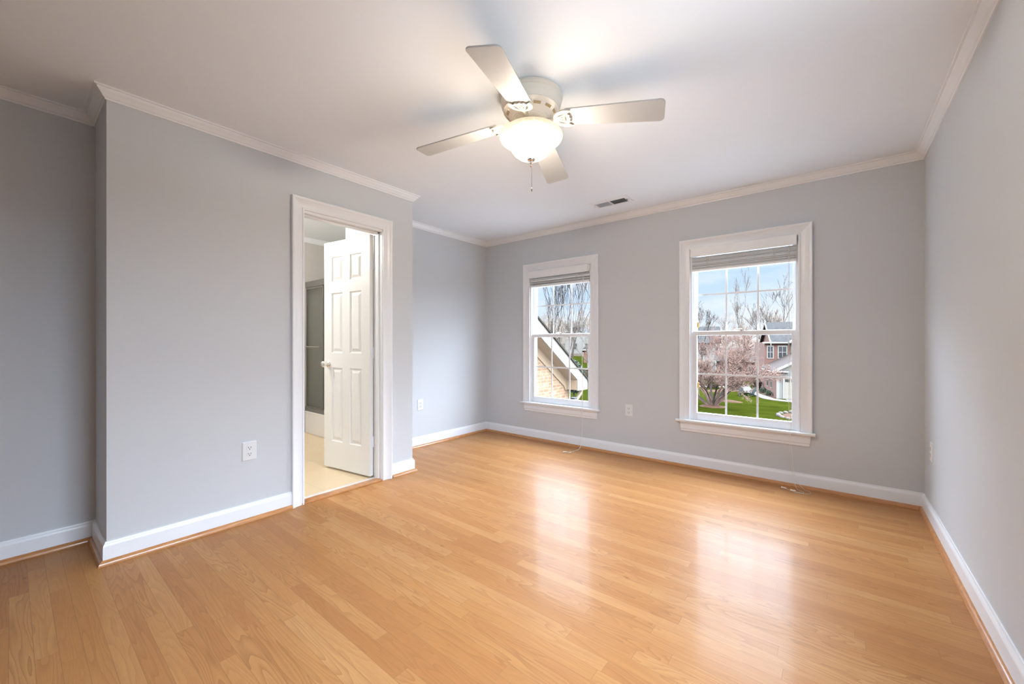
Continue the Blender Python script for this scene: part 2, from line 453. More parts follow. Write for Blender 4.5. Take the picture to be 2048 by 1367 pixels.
def tag(o, label=None, cat=None, group=None, kind=None):
    if label: o['label'] = label
    if cat: o['category'] = cat
    if group: o['group'] = group
    if kind: o['kind'] = kind
    return o
def empty(name, loc=(0, 0, 0), rz=0):
    o = bpy.data.objects.new(name, None); COL.objects.link(o); o.location = loc; o.rotation_euler = (0, 0, rz)
    o.empty_display_size = 0.1
    return o
def struct(o, label=None, cat=None): return tag(o, label, cat, kind='structure')

# ------------------------------------------------------------------ room shell
mb = MB().box(XL-0.3, XR+0.12, YR-0.12, YB+0.12, -0.12, 0.0)
floor = MB()
# floor outline follows the room, one slab cut to three boxes
floor.box(XL-0.02, XR+0.1, YR-0.1, Y0+0.02, -0.12, 0).box(XB-0.05, XR+0.1, Y0+0.02, Y1-0.02, -0.12, 0).box(XA-0.02, XR+0.1, Y1-0.02, YB+0.1, -0.12, 0)
struct(floor.build('floor', M['floor']), 'glossy honey oak strip floor of the bedroom', 'floor')
struct(MB().box(XT-0.1, XB-0.05, 0.40, 2.12, -0.12, -0.002).box(XT-0.1, -3.75, 2.12, 3.2, -0.12, -0.002).build('floor_bathroom', M['bathfloor']), 'pale beige tile floor seen through the doorway', 'floor')
CB = 2.445            # bathroom ceiling is a little higher
struct(MB().box(XB-0.114, XR+0.12, YR-0.12, YB+0.12, CE, CE+0.12).box(XL-0.12, XB-0.114, YR-0.12, Y0+0.12, CE, CE+0.12).box(-3.81, XB-0.114, 2.10, YB+0.12, CE, CE+0.12).build('ceiling', M['ceiling']), 'flat white ceiling', 'ceiling')
struct(MB().box(XT-0.12, XB-0.114, Y0+0.12, 2.10, CB, CB+0.085).box(XT-0.12, -3.81, 2.10, 3.22, CB, CB+0.085).box(XT-0.12, XL-0.12, 0.2, Y0+0.12, CB, CB+0.085).build('ceiling_bathroom', M['ceiling']), 'white bathroom ceiling seen through the doorway', 'ceiling')

T = 0.12
SW = (0.40, 1.55, 0.75, 2.05)      # wide window added beside the viewer for fill light: y0, y1, z0, z1
struct(MB().box(XR, XR+T, YR-T, SW[0], 0, CE).box(XR, XR+T, SW[1], YB+T, 0, CE).box(XR, XR+T, SW[0], SW[1], 0, SW[2]).box(XR, XR+T, SW[0], SW[1], SW[3], CE).build('wall_right', M['wall']), 'light grey wall along the right of the room', 'wall')
struct(MB().box(XL-T, XR, YR-T, YR, 0, CE).build('wall_rear', M['wall']), 'grey wall behind the viewer', 'wall')
OW = 0.402; OZ0, OZ1 = 0.415, 1.965     # window rough opening half width, heights
wb = MB(); xs = [XA-T, WIN_C[1]-OW, WIN_C[1]+OW, WIN_C[0]-OW, WIN_C[0]+OW, XR]
for a, b in ((0, 1), (2, 3), (4, 5)): wb.box(xs[a], xs[b], YB, YB+T, 0, CE)
for a, b in ((1, 2), (3, 4)): wb.box(xs[a], xs[b], YB, YB+T, 0, OZ0).box(xs[a], xs[b], YB, YB+T, OZ1, CE)
struct(wb.build('wall_back', M['wall']), 'grey wall holding the two windows', 'wall')
struct(MB().box(-3.642, XA, 2.10+0.115, YB, 0, CE).build('wall_alcove', M['wall']), 'grey side wall of the nook left of the windows', 'wall')
DY0, DY1, DZ = 1.272, 1.923, 2.048
wl = MB().box(XB-0.114, XB, Y0, DY0, 0, CE).box(XB-0.114, XB, DY1, Y1, 0, CE).box(XB-0.114, XB, DY0, DY1, DZ, CE)
wl.box(-3.81, XB-0.114, 2.10, Y1, 0, CE)
struct(wl.build('wall_left', M['wall']), 'grey projecting wall with the bathroom doorway', 'wall')
struct(MB().box(XT-0.12, XB-0.114, Y0, Y0+T, 0, CE).box(XT-0.12, XL-0.12, Y0, Y0+T, CE, CB).build('wall_return', M['wall']), 'narrow shaded return of the projecting wall', 'wall')
struct(MB().box(XL-T, XL, YR, Y0, 0, CE).build('wall_recess', M['wall']), 'shaded grey wall of the recess at far left', 'wall')
struct(MB().box(XT-T, XT, Y0+T, 3.2, 0, CB).build('wall_bathroom', M['bathwall']), 'warm grey far wall inside the bathroom', 'wall')
struct(MB().box(XT, -3.81, 3.1, 3.2, 0, CB).box(-3.81, -3.642, Y1, 3.2, 0, CE).build('wall_shower', M['surround']), 'pale wall behind the bathtub', 'wall')

# mouldings
room = [(XR, YR), (XR, YB), (XA, YB), (XA, Y1), (XB, Y1), (XB, Y0), (XL, Y0), (XL, YR)]
idm = lambda a, b, c: (a, b, c)
crown_prof = [(0, CE-0.055), (0.007, CE-0.055), (0.009, CE-0.047), (0.014, CE-0.045), (0.020, CE-0.036), (0.029, CE-0.024),
              (0.037, CE-0.016), (0.039, CE-0.010), (0.048, CE-0.008), (0.049, CE), (0, CE)]
seg = sweep(room, crown_prof, idm, closed=True)
names = ['right', 'back', 'alcove', 'corner', 'left', 'return', 'recess', 'rear']
for i, (m, nme) in enumerate(zip(seg, names)):
    if nme == 'rear': continue
    struct(m.build('trim_%d' % (i+1), M['trim'], smooth=True), 'white crown moulding of the %s wall' % nme, 'crown moulding')
base_prof = [(0, 0), (0.015, 0), (0.015, 0.085), (0.0135, 0.094), (0.009, 0.102), (0.006, 0.106), (0.0055, 0.112), (0, 0.112)]
shoe_prof = [(0.0145, 0), (0.033, 0), (0.032, 0.007), (0.029, 0.014), (0.024, 0.020), (0.018, 0.0235), (0.0145, 0.024)]
def base_run(path, labels):
    for prof, kind_, mat in ((base_prof, 'b', M['trim']), (shoe_prof, 's', M['shoe'])):
        for m, nme in zip(sweep(path, prof, idm), labels):
            if nme is None: continue
            if kind_ == 'b':
                struct(m.build('baseboard_'+nme, mat, smooth=True), 'white baseboard of the %s wall' % nme.replace('_', ' '), 'baseboard')
            else:
                global tn
                struct(m.build('trim_%d' % tn, mat, smooth=True), 'orange oak shoe moulding of the %s wall' % nme.replace('_', ' '), 'shoe moulding'); tn += 1
tn = 9
base_run([(XR, YR), (XR, YB), (XA, YB), (XA, Y1), (XB, Y1), (XB, 1.999)], ['right', 'back', 'alcove', 'corner', 'door_side'])
base_run([(XB, 1.205), (XB, Y0), (XL, Y0), (XL, YR)], ['left', 'return', 'recess'])
# bathroom crown
for i, m in enumerate(sweep([(XT, 3.1), (XT, Y0+T), (XB-0.114, Y0+T)], [(o_, z_+CB-CE) for o_, z_ in crown_prof], idm)):
    struct(m.build('trim_%d' % (tn+i), M['trim'], smooth=True), 'white crown moulding inside the bathroom' if i == 0 else 'white crown moulding beside the bathroom door', 'crown moulding')
tn += 2

# ------------------------------------------------------------------ door
casing_prof = [(0, 0), (0, 0.012), (0.004, 0.015), (0.010, 0.015), (0.014, 0.011), (0.022, 0.011), (0.050, 0.015), (0.056, 0.018),
               (0.064, 0.020), (0.068, 0.024), (0.080, 0.026), (0.084, 0.023), (0.084, 0)]
d = struct(empty('door_1', (XB, 1.6, 0)), 'white bathroom doorway with its six-panel door standing open', 'door')
off = Vector((XB, 1.6, 0))
def rel(mb_, o_=None):
    o_ = off if o_ is None else o_
    mb_.v = [(p[0]-o_.x, p[1]-o_.y, p[2]-o_.z) for p in mb_.v]; return mb_
YL, YRt, ZH = 1.292, 1.908, 2.030
cs = merge(sweep([(YRt+0.004, 0), (YRt+0.004, ZH+0.018), (YL-0.004, ZH+0.018), (YL-0.004, 0)],
                 [(-o_, c) for o_, c in casing_prof], lambda a, b, c: (XB+c, a, b)))
rel(cs).build('casing', M['trim'], d, smooth=True)
jb = MB().box(XB-0.114, XB+0.001, DY0, YL, 0, ZH).box(XB-0.114, XB+0.001, YRt, DY1, 0, ZH).box(XB-0.114, XB+0.001, DY0, DY1, ZH, DZ)
# stops
jb.box(XB-0.075, XB-0.035, YL, YL+0.011, 0, ZH).box(XB-0.075, XB-0.035, YRt-0.011, YRt, 0, ZH).box(XB-0.075, XB-0.035, YL, YRt, ZH-0.011, ZH)
rel(jb).build('jamb', M['trim'], d)
rel(MB().box(XB-0.06, XB+0.014, DY0, YRt, 0.0, 0.012)).build('threshold', M['shoe'], d, bevel=0.003)
rel(MB().box(XB-0.114, XB-0.055, DY0, YRt, -0.001, 0.006)).build('marble_sill', M['tub'], d, bevel=0.002)

# leaf, local: width along +u (0..0.61) , thickness along -w, height z
LW, LT, LZ0, LZ1 = 0.606, 0.035, 0.018, 2.020
ang = math.radians(8)
piv = Vector((XB-0.119, YRt-0.002, 0))
ud = Vector((-math.cos(ang), -math.sin(ang), 0)); wd = Vector((math.sin(ang), -math.cos(ang), 0))
def dl(u, w, z):
    p = piv + ud*u + wd*w - off; return (p.x, p.y, z)
def dbox(m, u0, u1, w0, w1, z0, z1):
    vs = [dl(u, w, z) for z in (z0, z1) for (u, w) in ((u0, w0), (u1, w0), (u1, w1), (u0, w1))]
    m.add(vs, [(0,3,2,1),(4,5,6,7),(0,1,5,4),(1,2,6,5),(2,3,7,6),(3,0,4,7)])
lf = MB()
st, mu = 0.105, 0.095
cols = [(st, (LW-mu)/2), ((LW+mu)/2, LW-st)]
rows = [(LZ0+0.235, 0.905), (1.035, 1.565), (1.665, 1.885)]
# flat frame pieces at full thickness
for u0, u1 in ((0.001, st), (LW-st, LW), ((LW-mu)/2, (LW+mu)/2)): dbox(lf, u0, u1, 0, LT, LZ0, LZ1)
zs = [LZ0, rows[0][0], rows[0][1], rows[1][0], rows[1][1], rows[2][0], rows[2][1], LZ1]
for u0, u1 in cols:
    for k in (0, 2, 4, 6): dbox(lf, u0, u1, 0, LT, zs[k], zs[k+1])
def raised(m, u0, u1, z0, z1, wf, sgn):
    # recessed moulding then raised field, as nested rectangles
    lv = [(0.0, 0.0), (0.006, -0.0085), (0.013, -0.010), (0.020, -0.009), (0.038, -0.002), (0.040, -0.0015)]
    rings = []
    for ins, dep in lv:
        w = wf + sgn*dep
        rings.append([dl(u0+ins, w, z0+ins), dl(u1-ins, w, z0+ins), dl(u1-ins, w, z1-ins), dl(u0+ins, w, z1-ins)])
    vs = [p for r in rings for p in r]; fs = []
    for i in range(len(rings)-1):
        for k in range(4): fs.append((i*4+k, i*4+(k+1) % 4, (i+1)*4+(k+1) % 4, (i+1)*4+k))
    b = (len(rings)-1)*4; fs.append((b, b+1, b+2, b+3)); m.add(vs, fs)
for u0, u1 in cols:
    for z0, z1 in rows:
        raised(lf, u0, u1, z0, z1, LT, 1); raised(lf, u0, u1, z0, z1, 0, -1)
leaf = lf.build('door_leaf', M['door'], d)
def knob(side):
    m = MB(); zc = 0.935; uc = LW-0.060
    w0 = LT if side > 0 else 0
    ax = [(0.0005, 0.0), (0.031, 0.0), (0.031, 0.004), (0.026, 0.008), (0.012, 0.011), (0.011, 0.028), (0.018, 0.034), (0.0265, 0.042), (0.028, 0.050), (0.0255, 0.058), (0.017, 0.063), (0.0005, 0.0645)]
    vs = []; n = 28
    for k in range(n):
        a = 2*PI*k/n
        for r, h in ax: vs.append(dl(uc + r*math.cos(a), w0 + side*h, zc + r*math.sin(a)))
    q = len(ax); fs = [(k*q+i, ((k+1) % n)*q+i, ((k+1) % n)*q+i+1, k*q+i+1) for k in range(n) for i in range(q-1)]
    return m.add(vs, fs)
knob(1).build('door_knob', M['chrome'], leaf, smooth=True)
knob(-1).build('door_knob', M['chrome'], leaf, smooth=True)
for zc in (1.78, 1.04, 0.30):
    h = MB()
    pk = piv - off
    h.tube([(pk.x+0.004, pk.y+0.003, zc-0.045), (pk.x+0.004, pk.y+0.003, zc+0.045)], 0.006, 10)
    h.box(pk.x+0.002, pk.x+0.0055, pk.y-0.033, pk.y+0.002, zc-0.044, zc+0.044)
    h.box(pk.x+0.004, pk.x+0.036, pk.y-0.001, pk.y+0.0015, zc-0.044, zc+0.044)
    for dz in (-0.03, 0, 0.03): h.lathe([(0.0004, 0.0075), (0.004, 0.0068), (0.0045, 0.005)], (pk.x, pk.y-0.018, zc+dz), 8, 'X')
    h.build('hinge', M['trim'], leaf)

# ------------------------------------------------------------------ windows
def window(n, wc, label):
    w = struct(empty('window_%d' % n, (wc, YB, 0.42)), label, 'window')
    O = Vector((wc, YB, 0.42))
    def R(m): return rel(m, O)
    h = 0.401
    cprof = [(-o_*1.07, c) for o_, c in casing_prof]
    R(merge(sweep([(wc+h-0.002, 0.43), (wc+h-0.002, 1.960), (wc-h+0.002, 1.960), (wc-h+0.002, 0.43)], cprof, lambda a, b, c: (a, YB-c, b)))).build('casing', M['trim'], w, smooth=True)
    st_ = MB().box(wc-0.518, wc+0.510, YB-0.045, YB+0.012, 0.412, 0.432)
    R(st_).build('stool', M['trim'], w, bevel=0.006, seg=3)
    ap = MB()
    prof = [(0, 0.412), (-0.018, 0.412), (-0.018, 0.396), (-0.014, 0.388), (-0.014, 0.350), (-0.010, 0.343), (-0.010, 0.328), (-0.006, 0.322), (0, 0.322)]
    k = len(prof)
    A = [(wc-0.485 + max(0, (0.412-z))*0.10, YB+y, z) for y, z in prof]; B = [(wc+0.478 - max(0, (0.412-z))*0.10, YB+y, z) for y, z in prof]
    ap.add(A+B, [(q, (q+1) % k, k+(q+1) % k, k+q) for q in range(k)] + [tuple(range(k-1, -1, -1)), tuple(range(k, 2*k))])
    R(ap).build('apron', M['trim'], w)
    j = MB()
    for s in (-1, 1):
        j.box(wc+s*h, wc+s*(h-0.004), YB+0.001, YB+T, 0.43, 1.963)
        j.box(wc+s*(h-0.004), wc+s*(h-0.018), YB+0.002, YB+0.012, 0.43, 1.963)      # inner stop
        j.box(wc+s*(h-0.004), wc+s*(h-0.014), YB+0.049, YB+0.054, 0.43, 1.963)      # parting bead
        j.box(wc+s*(h-0.004), wc+s*(h-0.02), YB+0.092, YB+T, 0.43, 1.963)
    j.box(wc-h, wc+h, YB+0.001, YB+T, 1.955, 1.963).box(wc-h, wc+h, YB+0.012, YB+T, 0.415, 0.432)
    R(j).build('jamb', M['trim'], w)
    def sash(name, y0, y1, z0, z1, sl, sr, rb, rt, zm):
        x0, x1 = wc-h+0.0055, wc+h-0.0055
        m = MB()
        m.box(x0, x0+sl, y0, y1, z0, z1).box(x1-sr, x1, y0, y1, z0, z1)
        m.box(x0+sl, x1-sr, y0, y1, z0, z0+rb).box(x0+sl, x1-sr, y0, y1, z1-rt, z1)
        # glazing bevel on the room side
        gx0, gx1, gz0, gz1 = x0+sl, x1-sr, z0+rb, z1-rt
        ym = (y0+y1)/2
        o_ = R(m).build(name, M['trim'], w, bevel=0.003)
        mt = MB(); tw = 0.0075
        for q in (1, 2):
            xx = gx0+(gx1-gx0)*q/3
            mt.prism([(-tw, ym-0.0018), (-tw, ym-0.0040), (-tw+0.001, ym-0.0046), (tw-0.001, ym-0.0046), (tw, ym-0.0040), (tw, ym-0.0018)], lambda a, b: (xx+a, b, gz0), lambda a, b: (xx+a, b, gz1))
        mt.prism([(-tw, ym-0.0018), (-tw, ym-0.0038), (-tw+0.001, ym-0.0042), (tw-0.001, ym-0.0042), (tw, ym-0.0038), (tw, ym-0.0018)], lambda a, b: (gx0, b, zm+a), lambda a, b: (gx1, b, zm+a))
        R(mt).build('muntin_grid', M['trim'], o_)
        R(MB().box(gx0-0.004, gx1+0.004, ym-0.0015, ym+0.0015, gz0-0.004, gz1+0.004)).build('glass_pane', M['pane'], o_)
        return o_
    sash('lower_sash', YB+0.013, YB+0.047, 0.433, 1.226, 0.048, 0.040, 0.066, 0.036, 0.845)
    up = sash('upper_sash', YB+0.055, YB+0.090, 1.190, 1.954, 0.040, 0.036, 0.040, 0.05, 1.556)
    lk = MB()
    lk.lathe([(0.0005, 1.232), (0.022, 1.232), (0.022, 1.227), (0.0005, 1.227)], (wc+0.01, YB+0.030, 0), 20)
    lk.tube([(wc+0.01, YB+0.028, 1.236), (wc-0.02, YB+0.022, 1.238), (wc-0.052, YB+0.020, 1.236)], [0.007, 0.006, 0.004], 8)
    lk.box(wc-0.01, wc+0.05, YB+0.036, YB+0.052, 1.226, 1.231)
    R(lk).build('sash_lock', M['chrome'], w, smooth=True)
    if n == 1:
        for zc in (1.285, 0.742):
            b = MB().box(wc-h+0.052, wc-h+0.066, YB+0.03, YB+0.042, zc-0.022, zc+0.022).tube([(wc-h+0.059, YB+0.034, zc-0.026), (wc-h+0.059, YB+0.034, zc+0.026)], 0.005, 8)
            R(b).build('brass_catch', M['brass'], w)
    return w
window(1, WIN_C[0], 'nearer right-hand white double-hung window overlooking lawn and blossoming tree')
window(2, WIN_C[1], 'farther left-hand white double-hung window overlooking a brick gable')

# invented window beside the viewer, out of the frame, added to light the room
def fill_window(n, xw, sg, D, label):
    y0, y1, z0, z1 = D
    w = struct(empty('window_%d' % n, (xw, (y0+y1)/2, z0)), label, 'window'); O = Vector((xw, (y0+y1)/2, z0)); f = MB()
    for a, b, c_, d_ in ((y0-0.08, y0+0.04, z0-0.08, z1+0.08), (y1-0.04, y1+0.08, z0-0.08, z1+0.08), (y0+0.04, y1-0.04, z0-0.08, z0+0.04), (y0+0.04, y1-0.04, z1-0.04, z1+0.08)):
        f.box(xw-sg*0.02, xw, a, b, c_, d_)
    for a, b, c_, d_ in ((y0+0.002, y0+0.04, z0+0.002, z1-0.002), (y1-0.04, y1-0.002, z0+0.002, z1-0.002), (y0+0.04, y1-0.04, z0+0.002, z0+0.04), (y0+0.04, y1-0.04, z1-0.04, z1-0.002)):
        f.box(xw, xw+sg*0.05, a, b, c_, d_)
    ym_ = (y0+y1)/2; f.box(xw+sg*0.005, xw+sg*0.05, ym_-0.025, ym_+0.025, z0+0.002, z1-0.002)
    rel(f, O).build('window_frame', M['trim'], w)
    rel(MB().box(xw+sg*0.030, xw+sg*0.034, y0+0.03, y1-0.03, z0+0.03, z1-0.03), O).build('glass_pane', M['pane'], w)
fill_window(3, XR, 1, SW, 'wide white side window in the right wall beside the viewer')

# ------------------------------------------------------------------ blinds
def blind(wc, vx0, vx1, vz0, vz1, sx0, sx1, sz0, sz1, label, tilt, seed, ladders):
    rnd = random.Random(seed)
    O = Vector((wc, YB, sz0)); b = tag(empty('window_blind', tuple(O)), label, 'blind', None)
    def R(m): return rel(m, O)
    v = MB().box(vx0, vx1, YB-0.034, YB-0.024, vz0, vz1).box(vx0, vx0+0.008, YB-0.024, YB+0.003, vz0, vz1).box(vx1-0.008, vx1, YB-0.024, YB+0.003, vz0, vz1)
    R(v).build('valance', M['blind'], b, bevel=0.002)
    R(MB().box(vx0+0.02, sx1-0.004, YB-0.012, YB+0.045, vz0+0.02, min(vz1, 1.950))).build('headrail', M['blind'], b, bevel=0.003)
    for xx in (sx0-0.002, sx1-0.016):
        R(MB().box(xx, xx+0.018, YB-0.016, YB+0.046, vz0+0.012, 1.952)).build('bracket', M['blind'], b)
    s = MB(); n = int((sz1-sz0-0.018)/0.0052)
    for i in range(n):
        z = sz0+0.020+i*0.0052
        t_ = tilt*(rnd.random()-0.35)
        dz = t_*0.02; dy = rnd.uniform(-0.0015, 0.0015)
        sk = tilt*rnd.uniform(-0.006, 0.008)
        pts = [(-0.025, 0), (-0.012, 0.0016), (0, 0.0021), (0.012, 0.0016), (0.025, 0), (0.025, 0.0026), (0, 0.0047), (-0.025, 0.0026)]
        s.prism(pts, lambda a, c: (sx0, YB+0.011+a+dy, z+c+dz*a/0.025), lambda a, c: (sx1, YB+0.011+a+dy, z+c+dz*a/0.025+sk))
    R(s).build('slat_stack', M['blind'], b)
    R(MB().box(sx0, sx1, YB-0.015, YB+0.037, sz0, sz0+0.018)).build('bottom_rail', M['blind'], b, bevel=0.003)
    for xx in ladders:
        L = MB()
        for dx in (-0.006, 0.006):
            pts = [(xx+dx+rnd.uniform(-0.003, 0.003), YB-0.0165-rnd.uniform(0, 0.003), sz0+0.0+(sz1-sz0)*k/9) for k in range(10)]
            L.tube(pts, 0.0011, 5)
        for k in range(5):
            zz = sz0+0.02+k*(sz1-sz0-0.03)/5
            L.tube([(xx-0.006, YB-0.0175, zz), (xx-0.011, YB-0.019, zz+0.008), (xx+0.007, YB-0.0185, zz+0.016)], 0.0011, 5)
        L.ball((xx, YB+0.012, sz0-0.003), 0.006, 10, 0.5)
        R(L).build('ladder_cord', M['cord'], b)
    return b, R

b1, R1 = blind(WIN_C[0], -1.020, -0.238, 1.889, 1.966, -1.014, -0.240, 1.760, 1.888,
      'white faux-wood blind drawn up to the top of the window over the lawn', 0.15, 3, (-0.88, -0.385))
b2, R2 = blind(WIN_C[1], -2.828, -2.048, 1.881, 1.958, -2.806, -2.034, 1.772, 1.880,
      'white blind drawn up unevenly in the window that shows the brick gable', 1.0, 8, (-2.66, -2.18))

def smooth_path(pts, n=6):
    P = [Vector(p) for p in pts]; out_ = []
    for i in range(len(P)-1):
        p0 = P[max(i-1, 0)]; p1 = P[i]; p2 = P[i+1]; p3 = P[min(i+2, len(P)-1)]
        for k in range(n):
            t_ = k/n
            out_.append(0.5*((2*p1)+(-p0+p2)*t_+(2*p0-5*p1+4*p2-p3)*t_*t_+(-p0+3*p1-3*p2+p3)*t_**3))
    out_.append(P[-1]); return out_
def tassel(R, parent, p, dirv, l=0.034):
    p = Vector(p); dv = Vector(dirv).normalized(); m = MB()
    prof = [(0, 0.0025), (0.12, 0.0055), (0.3, 0.0065), (0.5, 0.0045), (0.75, 0.0062), (1.0, 0.0082), (1.02, 0.002)]
    m.tube([p+dv*(l*a) for a, r in prof], [r for a, r in prof], 12)
    R(m).build('cord_tassel', M['tassel'], parent, smooth=True)
# cord pair, farther window
YC = YB-0.052
zt = 1.89
c = MB()
c.tube(smooth_path([(-2.100, YB-0.03, zt), (-2.100, YC, 1.2), (-2.099, YC, 0.44), (-2.100, YC+0.002, 0.25), (-2.112, YC-0.006, 0.06), (-2.118, 3.77, 0.006), (-2.120, 3.71, 0.0022), (-2.118, 3.64, 0.0022), (-2.108, 3.590, 0.005)]), 0.0013, 6)
c.tube(smooth_path([(-2.096, YB-0.03, zt), (-2.095, YC, 1.2), (-2.094, YC-0.001, 0.44), (-2.096, YC, 0.22), (-2.108, YC-0.008, 0.05), (-2.112, 3.765, 0.005), (-2.118, 3.70, 0.0022), (-2.140, 3.63, 0.0022), (-2.152, 3.575, 0.006)]), 0.0013, 6)
pc = R2(c).build('pull_cord', M['cord'], b2)
tassel(R2, pc, (-2.106, 3.592, 0.0085), (-0.15, -1, 0))
tassel(R2, pc, (-2.152, 3.577, 0.0085), (-0.9, -0.75, 0))
# cord pair, nearer window
c = MB()
c.tube(smooth_path([(-0.292, YB-0.03, zt), (-0.290, YC, 1.2), (-0.286, YC, 0.44), (-0.280, YC, 0.28), (-0.262, YC-0.004, 0.10), (-0.238, 3.79, 0.010), (-0.215, 3.765, 0.002), (-0.190, 3.735, 0.0018), (-0.196, 3.705, 0.002), (-0.235, 3.706, 0.004)]), 0.0013, 6)
c.tube(smooth_path([(-0.286, YB-0.03, zt), (-0.284, YC, 1.2), (-0.276, YC, 0.44), (-0.266, YC-0.001, 0.25), (-0.246, YC-0.005, 0.09), (-0.195, 3.79, 0.012), (-0.155, 3.775, 0.004), (-0.150, 3.73, 0.0018), (-0.200, 3.695, 0.0018), (-0.26, 3.71, 0.002), (-0.300, 3.735, 0.004)]), 0.0013, 6)
pc = R1(c).build('pull_cord', M['cord'], b1)
tassel(R1, pc, (-0.236, 3.706, 0.0085), (-1, 0.12, 0))
tassel(R1, pc, (-0.296, 3.733, 0.0085), (-1, 0.10, 0))

# ------------------------------------------------------------------ outlets
def outlet(o3, ux, un, label, pw=0.076, ph=0.118):
    """o3 centre on the wall, ux direction along wall, un room-side normal"""
    o3 = Vector(o3); ux = Vector(ux); un = Vector(un); uz = Vector((0, 0, 1))
    e_ = tag(empty('electrical_outlet', tuple(o3)), label, 'outlet', 'duplex electrical outlets on the bedroom walls')
    def P(a, b, c): return tuple(ux*a+uz*b+un*c)
    m = MB()
    def rr(w, h, r=0.004, n=4):
        pts = []
        for cx_, cy_, a0 in ((w-r, h-r, 0), (-w+r, h-r, 90), (-w+r, -h+r, 180), (w-r, -h+r, 270)):
            for k in range(n+1):
                a = math.radians(a0+90*k/n); pts.append((cx_+r*math.cos(a), cy_+r*math.sin(a)))
        return pts
    out1 = rr(pw/2, ph/2); out2 = rr(pw/2-0.004, ph/2-0.004)
    n = len(out1)
    vs = [P(a, b, 0) for a, b in out1]+[P(a, b, 0.0025) for a, b in out1]+[P(a, b, 0.0058) for a, b in out2]
    fs = [(i, (i+1) % n, n+(i+1) % n, n+i) for i in range(n)]+[(n+i, n+(i+1) % n, 2*n+(i+1) % n, 2*n+i) for i in range(n)]+[tuple(range(2*n, 3*n)), tuple(range(n-1, -1, -1))]
    m.add(vs, fs); m.build('cover_plate', M['plastic'], e_)
    for s in (-1, 1):
        r = MB(); c0 = s*0.0195
        pts = []
        for k in range(28):
            a = 2*PI*k/28; x = 0.0172*math.cos(a); y = 0.0172*math.sin(a)
            pts.append((x, max(-0.0142, min(0.0142, y))))
        r.prism(pts, lambda a, b: P(a, c0+b, 0.004), lambda a, b: P(a, c0+b, 0.0085))
        ro = r.build('receptacle', M['plastic'], e_)
        q = MB()
        def sl(a0, a1, b0, b1):
            vs = [P(a, b, c) for c in (0.007, 0.0089) for a, b in ((a0, b0), (a1, b0), (a1, b1), (a0, b1))]
            q.add(vs, [(0,3,2,1),(4,5,6,7),(0,1,5,4),(1,2,6,5),(2,3,7,6),(3,0,4,7)])
        sl(-0.0080, -0.0052, c0-0.001, c0+0.008); sl(0.0052, 0.0080, c0-0.002, c0+0.008)
        pts = [(0.0030*math.cos(a), -0.0075+0.0030*math.sin(a)) for a in [2*PI*k/10 for k in range(10)]]
        q.prism(pts, lambda a, b: P(a, c0+b, 0.007), lambda a, b: P(a, c0+b, 0.0089))
        q.build('socket_slots', M['slot'], ro)
    sc = MB(); pts = [(0.003*math.cos(2*PI*k/12), 0.003*math.sin(2*PI*k/12)) for k in range(12)]
    sc.prism(pts, lambda a, b: P(a, b, 0.005), lambda a, b: P(a, b, 0.0068)); sc.build('screw', M['plastic'], e_)
    return e_
outlet((XB, 0.953, 0.440), (0, 1, 0), (1, 0, 0), 'white duplex outlet low on the projecting wall left of the doorway', 0.080, 0.118)
outlet((XA, 2.797, 0.453), (0, 1, 0), (1, 0, 0), 'white duplex outlet low in the nook between doorway and windows')
outlet((-1.605, YB, 0.453), (1, 0, 0), (0, -1, 0), 'white duplex outlet on the back wall between the two windows')
outlet((XR, 3.585, 0.445), (0, 1, 0), (-1, 0, 0), 'white duplex outlet on the right wall seen almost edge-on')

# ------------------------------------------------------------------ ceiling vent
v = tag(empty('ceiling_vent', (-1.607, 3.455, CE)), 'white ceiling air register, half of it dark, near the back wall', 'vent')
m = MB(); hx, hy = 0.182, 0.088
inx, iny = 0.145, 0.052
out4 = [(-hx, -hy), (hx, -hy), (hx, hy), (-hx, hy)]; in4 = [(-inx, -iny), (inx, -iny), (inx, iny), (-inx, iny)]
vs = [(a, b, 0.0) for a, b in out4]+[(a*0.985, b*0.97, -0.006) for a, b in out4]+[(a, b, -0.009) for a, b in in4]+[(a, b, -0.001) for a, b in in4]
fs = []
for L0 in (0, 4, 8): fs += [(L0+i, L0+(i+1) % 4, L0+4+(i+1) % 4, L0+4+i) for i in range(4)]
m.add(vs, fs).box(-0.006, 0.006, -iny, iny, -0.009, -0.002)
m.build('vent_frame', M['trim'], v)
MB().box(0.006, inx, -iny, iny, -0.0022, -0.001).build('duct_opening', M['slot'], v)
lv = MB()
for k in range(17):
    x = -inx+0.006+k*0.0082
    lv.add([(x, -iny, -0.002), (x+0.0075, -iny, -0.0085), (x+0.0075, iny, -0.0085), (x, iny, -0.002), (x+0.001, -iny, -0.0015), (x+0.0085, -iny, -0.0080), (x+0.0085, iny, -0.0080), (x+0.001, iny, -0.0015)],
           [(0, 1, 2, 3), (7, 6, 5, 4), (0, 4, 5, 1), (1, 5, 6, 2), (2, 6, 7, 3), (3, 7, 4, 0)])
lv.build('closed_louvres', M['plastic'], v)
lv = MB()
M['dark_louvre'] = plain('dark_louvre', (0.10, 0.10, 0.10), 0.5)
for k in range(16):
    x = 0.010+k*0.0084
    lv.add([(x+0.004, -iny, -0.0025), (x, -iny, -0.0085), (x, iny, -0.0085), (x+0.004, iny, -0.0025), (x+0.005, -iny, -0.0025), (x+0.001, -iny, -0.0085), (x+0.001, iny, -0.0085), (x+0.005, iny, -0.0025)],
           [(0, 1, 2, 3), (7, 6, 5, 4), (0, 4, 5, 1), (1, 5, 6, 2), (2, 6, 7, 3), (3, 7, 4, 0)])
lv.build('open_louvres', M['dark_louvre'], v)
sc = MB()
